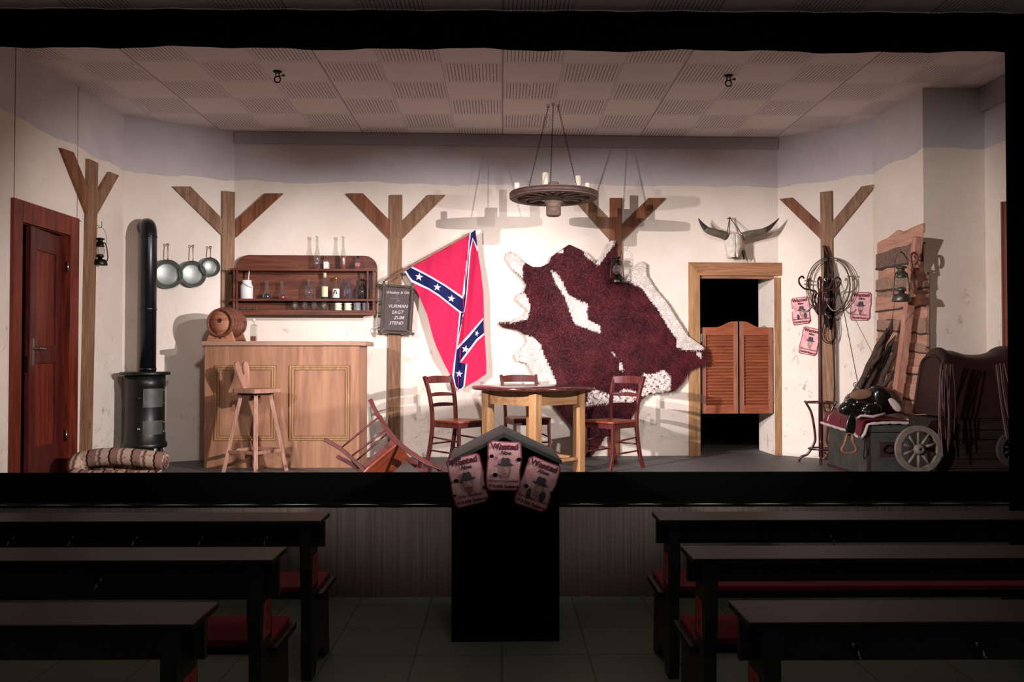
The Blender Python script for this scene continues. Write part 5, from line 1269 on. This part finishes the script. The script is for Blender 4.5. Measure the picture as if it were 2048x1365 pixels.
# ------------------------------------------------------------------ slab panel on the right wall
def slabs():
    w = Wall((3.765, 8.67), -88.6)
    off = .012
    rows = [(445, 492, 488, 533, SLAB), (488, 530, 533, 552, BARK), (525, 560, 546, 580, SLAB), (556, 588, 578, 600, SLAB), (583, 612, 600, 622, SLABD), (610, 640, 618, 655, SLAB), (636, 662, 655, 682, SLABD), (658, 690, 680, 705, SLAB), (686, 706, 700, 718, BARK), (702, 733, 716, 748, SLAB), (731, 745, 745, 760, SLABD), (742, 775, 757, 788, SLAB), (772, 805, 786, 812, SLAB)]
    org = w.uz(1758, 640, off)
    r = thing('slab_board_panel', 'panel of rough waney edged wooden slabs nailed to the right wall', 'wood panel', w.W(org[0], org[1], off), w.a)
    rn = random.Random(3); SBARK = plain('slab bark', '#8a6c5e', .9, 0, .5, 26, .8)
    # (y at left edge px1758 top,bottom ; y at right edge px1862 top,bottom)
    R_ = [(487, 511, 445, 484, SLAB), (509, 538, 480, 522, SBARK), (537, 560, 521, 549, SLAB), (559, 580, 545, 576, SLABD), (577, 600, 574, 590, SLABD), (596, 622, 588, 612, SLAB), (619, 642, 610, 640, SLAB), (641, 660, 636, 668, SLABD), (658, 680, 664, 694, SLAB), (678, 700, 692, 706, SLABD), (698, 722, 704, 738, SLAB), (719, 741, 736, 750, SLAB), (739, 764, 747, 775, SLAB), (761, 786, 772, 806, SLAB), (784, 812, 803, 840, SLAB)]
    for k, (a, b, c, d, mt) in enumerate(R_):
        j = rn.uniform(-2, 3); top = []; bot = []
        n = 9
        for i in range(n + 1):
            t = i / n; px = (1759 + j) * (1 - t) + (1850 + rn.uniform(-1, 1) + (8 if k > 2 else 0)) * t
            top.append((px, a * (1 - t) + c * t + rn.uniform(-1.8, 1.8) - (9 * math.exp(-((t - .42) / .1) ** 2) * (k == 0)))); bot.append((px, b * (1 - t) + d * t + rn.uniform(-1.8, 1.8)))
        poly = w.loc(top + bot[::-1], org, off); th = .02 + .012 * (k % 2)
        s = MB(); s.prism(poly, -th, .0, 0); n2 = len(bot)
        low = w.loc([(px + rn.uniform(-1, 1), py + 2.2 + rn.uniform(-1.2, 1.6)) for px, py in bot], org, off); up_ = w.loc([(px, py - 1.2 + rn.uniform(-.6, .8)) for px, py in bot], org, off)
        s.prism(up_ + low[::-1], -th - .003, 0, 1); s.build('waney_board', [mt, BARK], r)
    return w
slabs()

# ------------------------------------------------------------------ leaning beam with lantern and cane
t = atY(1838, 473, 7.72); b = atY(1792, 860, 7.62); t.x = min(t.x, 3.66)
tp = V((3.64, t.y, t.z)); bt = V((b.x, b.y, SZ))
tp = atY(1838, 473, 7.66); tp = V((tp.x, 7.66, tp.z))
Yt = 7.50; tp = atY(1836, 474, Yt); yb = 7.86; bt = atY(1794, 800, yb)
dirv = (bt - tp).normalized(); bt2 = tp + dirv * ((SZ + .575 - tp.z) / dirv.z)
r = thing('leaning_timber', 'reddish square timber leaning against the slab wood panel', 'timber', tuple(bt2))
s = MB(); s.bar(tp - bt2, V((0, 0, .01)), .075, .07, 0, (1, 0, 0)); s.build('beam', wood('leaning beam', '#a5705a', '#d39c86', 'z', .9, .55), r, bevel=.006)
c = atY(1829, 510, 7.43); s = MB()
s.tube(curve([tuple(atY(1826, 545, 7.43)), tuple(atY(1822, 520, 7.43)), tuple(atY(1823, 509, 7.43)), tuple(atY(1829, 506, 7.43)), tuple(atY(1834, 512, 7.43)), tuple(atY(1834, 524, 7.43)), tuple(atY(1830, 530, 7.43))], 5), .010, 8)
tag(s.build('hooked_handle', plain('cane', '#6a3426', .4, 0, .2)), 'curved reddish brown hook handle hanging on the leaning timber', 'hook')
pl = atY(1803, 604, 7.43); lantern('pale tin lantern in front of the rough slab panel on the right', tuple(pl), .2, 1.22, plain('grey tin', '#6a655c', .4, .7, .3, 30))
s = MB(); zt = pl.z + .352 * 1.22; hp = atY(1826, 540, 7.43)
s.tube([(pl.x, pl.y, zt), (pl.x + .0, pl.y, zt + .01), tuple(atY(1822, 525, 7.43)), tuple(atY(1829, 522, 7.47))], .0028, 6); s.tube([tuple(pl + V((-.06, 0, .0))), tuple(atY(1782, 655, 7.6))], .002, 5)
tag(s.build('lantern_wire', IRON), 'thin wire holding the lantern at the leaning timber', 'wire')

# ------------------------------------------------------------------ bundle of sticks
def sticks():
    base = atY(1722, 776, 8.15); top = atY(1780, 660, 8.3)
    base = V((base.x, 8.15, base.z))
    r = thing('stick_bundle', 'bundle of dark weathered branches leaning behind the black saddle', 'branches', tuple(base))
    rn = random.Random(9)
    specs = [((1716, 778), (1776, 655), .034), ((1730, 782), (1786, 640), .040), ((1742, 782), (1790, 672), .036), ((1722, 770), (1768, 690), .026), ((1752, 785), (1796, 690), .032), ((1736, 776), (1780, 690), .030), ((1760, 786), (1790, 740), .028)]
    for k, (a, b, R) in enumerate(specs):
        A = atY(a[0], a[1], 8.14 + .04 * (k % 3)) - base; B = atY(b[0], b[1], 7.92 + .03 * (k % 3)) - base; A = A + (A - B) * .25
        n = 8; pts = []; rad = []
        for i in range(n + 1):
            t = i / n; p = A * (1 - t) + B * t + V((rn.uniform(-.012, .012), rn.uniform(-.01, .01), rn.uniform(-.008, .008))); pts.append(tuple(p)); rad.append(R * (1.0 - .35 * t) * rn.uniform(.88, 1.12) if i < n else R * .12)
        s = MB(); s.tube(pts, rad, 9)
        s.build('branch', BARK, r)
sticks()

# ------------------------------------------------------------------ trunk
TX0, TX1, TY0, TY1, TH = 3.20, 3.70, 7.50, 8.42, .50
def trunk():
    r = thing('metal_trunk', 'large dark green metal trunk under the black saddle', 'trunk', (TX0, TY0, SZ))
    W_, D = TX1 - TX0, TY1 - TY0
    s = MB(); s.box(0, W_, 0, D, 0, TH - .09); s.build('trunk_body', TRUNK, r, bevel=.015)
    s = MB(); s.box(-.006, W_ + .006, -.006, D + .006, TH - .088, TH - .02); s.build('lid', TRUNK, r, bevel=.012)
    s = MB(); s.box(-.005, W_ + .005, -.005, .0, 0, .03); s.box(-.005, 0, 0, D, 0, .03); s.box(-.004, .02, -.004, .02, .03, TH - .09); s.build('edge_strip', TRUNKE, r)
    s = MB(); s.box(.10, .25, -.008, -.001, .20, .33); s.build('handle_plate', TRUNKE, r, bevel=.004)
    s = MB(); s.tube([(.12 + .11 * u, -.022, .265 + .04 * math.sin(PI * u)) for u in [k / 10 for k in range(11)]], .006, 8); s.tube([(.12 + .11 * u, -.022, .262 - .03 * math.sin(PI * u)) for u in [k / 10 for k in range(11)]], .005, 8); s.build('handle', IRON, r)
trunk()
# saddle blanket (maroon with fleece edge) draped over the trunk
def saddle_blanket():
    TZ = SZ + TH - .02
    r = thing('saddle_blanket', 'maroon saddle blanket with pale fleece edge draped over the metal trunk', 'blanket', (TX0, TY0, TZ))
    W_, D = TX1 - TX0, TY1 - TY0
    def fn(u, v):
        x = -.06 + (W_ + .05) * u; y = -.02 + (D + .03) * v
        z = .018 + .05 * math.sin(PI * min(1, max(0, u))) * (.4 + .6 * v) + .04 * max(0, v - .4)
        if x < -.01: z -= .05 * ((-.01 - x) / .05) + (.045 if v > .25 else .06)
        if v < .12: z -= .02
        return (x, y, z)
    s = MB(); s.surf(fn, 20, 24); s.surf(lambda u, v: tuple(V(fn(1 - u, v)) - V((0, 0, .012))), 20, 24); s.build('cloth', CLOTHR, r)
    rim = [fn(0, k / 20) for k in range(20, -1, -1)] + [fn(k / 20, 0) for k in range(1, 21)] + [fn(1, k / 8) for k in range(1, 9)]
    s = MB(); s.tube([(x - .004, y - .004, z + .002 * math.sin(i * 2.2)) for i, (x, y, z) in enumerate(rim)], [.013 + .002 * math.sin(i * 1.9) for i in range(len(rim))], 8); s.build('fleece_edge', FLEECE, r)
    p = [atY(1704, 870, 7.47), atY(1706, 858, 7.47), atY(1712, 838, 7.46), atY(1722, 832, 7.46), atY(1745, 834, 7.46), atY(1770, 828, 7.46)]
    s = MB(); s.tube([tuple(V(q) - V((TX0, TY0, TZ))) for q in p], .012, 8); s.build('fleece_edge', FLEECE, r)
    p = [atY(1670, 825, 8.0), atY(1658, 832, 7.95), atY(1655, 842, 7.9)]
    s = MB(); s.tube([tuple(V(q) - V((TX0, TY0, TZ))) for q in p], .006, 6); s.build('fleece_strip', FLEECE, r)
saddle_blanket()
# black saddle
def saddle():
    YS = 7.85
    P = lambda px, py, y=YS: atY(px, py, y)
    c = P(1735, 850); TZ = SZ + TH
    r = thing('black_saddle', 'glossy black leather saddle with tan seat resting on the metal trunk', 'saddle', (c.x, YS, TZ)); o = V((c.x, YS, TZ))
    l = lambda px, py, y=YS: tuple(P(px, py, y) - o)
    def blob(pts, th, name, mt, y0, par=r, bev=.012, dome=.04):
        Q = [l(a, b, y0) for a, b in pts]; pl = [(q[0], q[2]) for q in Q]; cx = sum(p[0] for p in pl) / len(pl); cz = sum(p[1] for p in pl) / len(pl)
        s = MB(); n = len(pl); rings = [(1.0, 0), (.97, -.35), (.85, -.7), (.6, -.92), (.3, -1.0)]
        vs = []; fs = []
        for k, dpt in rings:
            for x, z in pl: vs.append((cx + (x - cx) * k, (y0 - YS) + dome * dpt, cz + (z - cz) * k))
        vs.append((cx, (y0 - YS) - dome, cz)); m = len(rings)
        for j in range(m - 1):
            for i in range(n): fs.append((j * n + i, (j + 1) * n + i, (j + 1) * n + (i + 1) % n, j * n + (i + 1) % n))
        for i in range(n): fs.append(((m - 1) * n + i, len(vs) - 1, (m - 1) * n + (i + 1) % n))
        b0 = len(vs)
        for x, z in pl: vs.append((x, (y0 - YS) + th, z))
        for i in range(n): fs.append((i, (i + 1) % n, b0 + (i + 1) % n, b0 + i))
        fs.append(tuple(range(b0, b0 + n))); s.add(vs, fs, 0, True)
        return s.build(name, mt, par, norm=True, sub=1)
    # main seat body: an arched form over the trunk
    blob([(1692, 800), (1700, 790), (1716, 782), (1742, 778), (1762, 776), (1782, 776), (1800, 790), (1806, 812), (1800, 828), (1760, 832), (1720, 834), (1694, 828)], .19, 'saddle_tree', LEATHER, 7.80, dome=.08)
    blob([(1698, 792), (1708, 782), (1725, 778), (1742, 779), (1748, 790), (1736, 799), (1716, 801), (1702, 798)], .05, 'seat', TAN, 7.72, dome=.02)
    # cantle / pommel swells
    blob([(1743, 776), (1752, 772), (1765, 772), (1778, 780), (1788, 795), (1790, 812), (1776, 828), (1756, 828), (1744, 812), (1740, 792)], .20, 'cantle', LEATHER, 7.74, dome=.07)
    blob([(1694, 803), (1700, 792), (1716, 803), (1736, 802), (1748, 812), (1744, 828), (1720, 836), (1690, 832), (1676, 826), (1680, 810)], .10, 'front_skirt', LEATHER, 7.66, dome=.05)
    blob([(1716, 815), (1735, 806), (1760, 806), (1766, 820), (1756, 832), (1730, 834)], .06, 'rear_skirt', LEATHER, 7.60, dome=.04)
    blob([(1770, 797), (1782, 794), (1796, 804), (1804, 818), (1802, 826), (1790, 824), (1782, 812)], .04, 'fleece_lining', FLEECE, 7.68, dome=.02)
    # stirrup strap
    blob([(1696, 826), (1712, 824), (1712, 856), (1708, 874), (1692, 874), (1690, 854)], .02, 'stirrup_leather', LEATHER, 7.44, dome=.015)
    s = MB(); pts = [l(a, b, 7.42) for a, b in ((1694, 868), (1690, 885), (1684, 898), (1686, 904), (1699, 907), (1711, 903), (1712, 896), (1706, 884), (1704, 868))]
    s.tube(curve(pts, 4), .010, 8, sq=1.6); s.tube([pts[0], pts[-1]], .006, 6); s.build('stirrup', wood('stirrup wood', '#6c4430', '#a87450', 'x', 1.5, .5), r)
    s = MB()
    for px, py in ((1693, 805), (1715, 805), (1708, 810), (1735, 812), (1751, 807), (1726, 822), (1738, 824), (1745, 776)):
        q = l(px, py, 7.56 if py > 800 else 7.60); s.lathe([(.011, 0), (.010, .004), (.0001, .007)], 12, 0, TR(*q) @ RX(90))
    s.build('conchos', CHROME, r)
    s = MB(); q = l(1733, 826, 7.53); s.tube([(q[0] - .02, q[1], q[2] + .012), (q[0] - .02, q[1], q[2] - .012), (q[0] + .02, q[1], q[2] - .012), (q[0] + .02, q[1], q[2] + .012)], .004, 6, closed=True); q = l(1711, 770, 7.95); s.tube(arc(q, .02, 0, 345, 12), .004, 6); s.tube([q, l(1716, 778, 7.9), l(1722, 782, 7.85)], .01, 6); s.build('buckle', CHROME, r)
saddle()

# ------------------------------------------------------------------ hand cart with barrel and brown saddle
def cart():
    Y0 = 6.85
    P = lambda px, py, y=Y0: atY(px, py, y)
    a = P(1874, 900).x; b = min(P(2046, 900).x, 4.22); zt = P(1900, 842).z
    r = thing('plank_cart', 'dark planked wooden hand cart with spoked wheels at the right edge of the stage', 'cart', ((a + b) / 2, Y0, SZ)); o = V(((a + b) / 2, Y0, SZ)); h = (b - a) / 2
    z0 = .10; z1 = zt - SZ; n = 6; DK = wood('dark planks', '#1c1512', '#33271f', 'x', 1, .6)
    for k in range(n):
        s = MB(); s.box(-h, h, 0, .025, z0 + (z1 - z0) * k / n + .003, z0 + (z1 - z0) * (k + 1) / n - .003); s.build('plank', DK, r, bevel=.004)
    s = MB(); s.box(-h, -h + .025, .026, .45, z0, z1); s.box(h - .025, h, .026, .45, z0, z1); s.box(-h, h, .45, .475, z0, z1); s.box(-h, h, .0, .475, z1, z1 + .015); s.build('cart_sides', DK, r)
    for x in (-h + .05, h - .05):
        for y in (.05, .40):
            s = MB(); s.box(x - .025, x + .025, y - .025, y + .025, 0, z0); s.build('leg', DK, r)
    def wheel(px, py, R, y, mt):
        c = P(px, py, y) - o; T = TR(*c) @ RX(90)
        s = MB(); s.lathe([(R - .042, -.016), (R, -.016), (R, .016), (R - .042, .016), (R - .042, -.016)], 48, 0, T, cap=False, sm=False); wl = s.build('wheel', mt, r)
        s = MB(); s.lathe([(.0001, -.03), (.03, -.03), (.045, -.015), (.045, .015), (.03, .045), (.012, .05), (.010, .04), (.0001, .04)], 24, 0, T); s.build('hub', mt, wl)
        for k in range(10):
            t = 2 * PI * (k + .5) / 10; s = MB(); s.tube([(c.x + .035 * math.cos(t), c.y, c.z + .035 * math.sin(t)), (c.x + (R - .035) * math.cos(t), c.y, c.z + (R - .035) * math.sin(t))], [.013, .010], 8); s.build('spoke', mt, wl)
        s = MB(); s.tube([(c.x, c.y - .02, c.z), (c.x + (.0), .06, c.z)], .012, 8); s.build('axle', IRON, wl)
    wheel(1837, 899, .187, 6.80, WHEELG); wheel(2030, 900, .146, 6.80, plain('dark wheel', '#3e3630', .8, 0, .3))
    s = MB(); c1 = P(1837, 899, 6.87) - o; c2 = P(2030, 900, 6.87) - o; s.bar(c1, c2, .03, .03); s.build('axle_beam', DK, r)
    return a, b, zt
CA, CB, CZt = cart()
def brown_saddle():
    Y = 6.80; P = lambda px, py, y=Y: atY(px, py, y)
    c = P(1940, 800, 7.09); r = thing('brown_saddle', 'large old brown leather saddle with hanging fringe straps on the plank cart', 'saddle', (c.x, 7.09, CZt + .015)); o = V((c.x, 7.09, CZt + .015))
    # profile of the top: px -> py
    prof = [(1866, 712), (1872, 699), (1880, 695), (1890, 700), (1905, 702), (1925, 708), (1945, 710), (1965, 709), (1985, 704), (1998, 695), (2010, 692), (2020, 697), (2024, 708)]
    C = curve([(a, 0, b) for a, b in prof], 4)
    zb = P(1900, 835).z - o.z
    def fn(u, v):       # v 0..1 front bottom edge -> over the ridge -> back
        i = u * (len(C) - 1); k = min(int(i), len(C) - 2); f = i - k; q = C[k] * (1 - f) + C[k + 1] * f
        top = P(q.x, q.z, 7.06) - o; fx = 1 + .10 * (1 - min(1, v * 2)) 
        ang = -1.0 + 2.0 * v       # -1 front skirt .. 1 back skirt
        hgt = top.z; w_ = .24
        if abs(ang) < .5: t = abs(ang) / .5; y = math.copysign(w_ * .7 * math.sin(t * PI / 2), ang); z = hgt - .10 * (1 - math.cos(t * PI / 2))
        else: t = (abs(ang) - .5) / .5; y = math.copysign(w_ * (.7 + .35 * t), ang); z = (hgt - .10) * (1 - t) + zb * t
        xm = (P(1945, 700, 7.06) - o).x; x = xm + (top.x - xm) * (1 + .12 * max(0, abs(ang) - .3))
        return (x, y, z)
    s = MB(); s.surf(fn, 48, 24); s.surf(lambda u, v: tuple(V(fn(1 - u, v)) + V((0, 0, -.012))), 24, 16)
    for u_ in (0, 1): s.add([fn(u_, k / 24) for k in range(25)], [tuple(range(25))]) 
    s.build('saddle_leather', LEATHB, r)
    for u_ in (0, 1): s = MB(); s.tube([fn(u_, k / 16) for k in range(17)], .014, 8); s.build('piping', LEATHB, r)
    s = MB()
    for u0 in (0, 1):
        for k in range(5):
            q = V(fn(abs(u0 - .035), .10 + .045 * k)); s.lathe([(.005, 0), (.0001, .004)], 8, 0, TR(q.x, q.y - .004, q.z) @ RX(90))
    s.build('studs', CHROME, r)
    rn = random.Random(4); S1 = plain('fringe tan', '#7a5a48', .7, 0, .3, 40); S2 = plain('fringe dark', '#3c221c', .6, 0, .3, 40)
    for grp in ([(1879, 725, 1883, 880), (1883, 726, 1880, 905), (1890, 728, 1895, 900), (1893, 728, 1892, 880), (1897, 728, 1902, 878), (1901, 729, 1896, 905), (1905, 728, 1908, 868), (1886, 740, 1876, 875), (1892, 745, 1900, 892), (1880, 750, 1886, 915)], [(1990, 730, 2012, 882), (1993, 729, 2014, 880), (1996, 728, 2020, 888), (2000, 727, 2028, 880), (2004, 728, 2030, 884), (2008, 728, 2033, 882)]):
        for k, (a, b, c_, d) in enumerate(grp):
            y0 = Y - .02 - .006 * k; A = P(a, b, y0) - o; B = P(c_, d, y0 - .02) - o; mid = (A + B) / 2 + V((rn.uniform(-.02, .02), 0, 0))
            s = MB(); s.tube(curve([tuple(A), tuple(mid), tuple(B)], 6), .0042, 5); s.build('fringe_strap', S1 if k % 2 else S2, r)
    # front flap hanging over the wheel
    q = [P(a, b, 6.81) - o for a, b in ((1862, 842), (1880, 838), (1905, 846), (1902, 872), (1884, 886), (1866, 880), (1848, 868))]
    s = MB(); n = len(q); s.add([tuple(v) for v in q] + [tuple(v + V((0, .015, 0))) for v in q], [tuple(range(n)), tuple(range(2 * n - 1, n - 1, -1))] + [(i, i + n, (i + 1) % n + n, (i + 1) % n) for i in range(n)]); s.build('side_flap', LEATHB, r, norm=True)
brown_saddle()
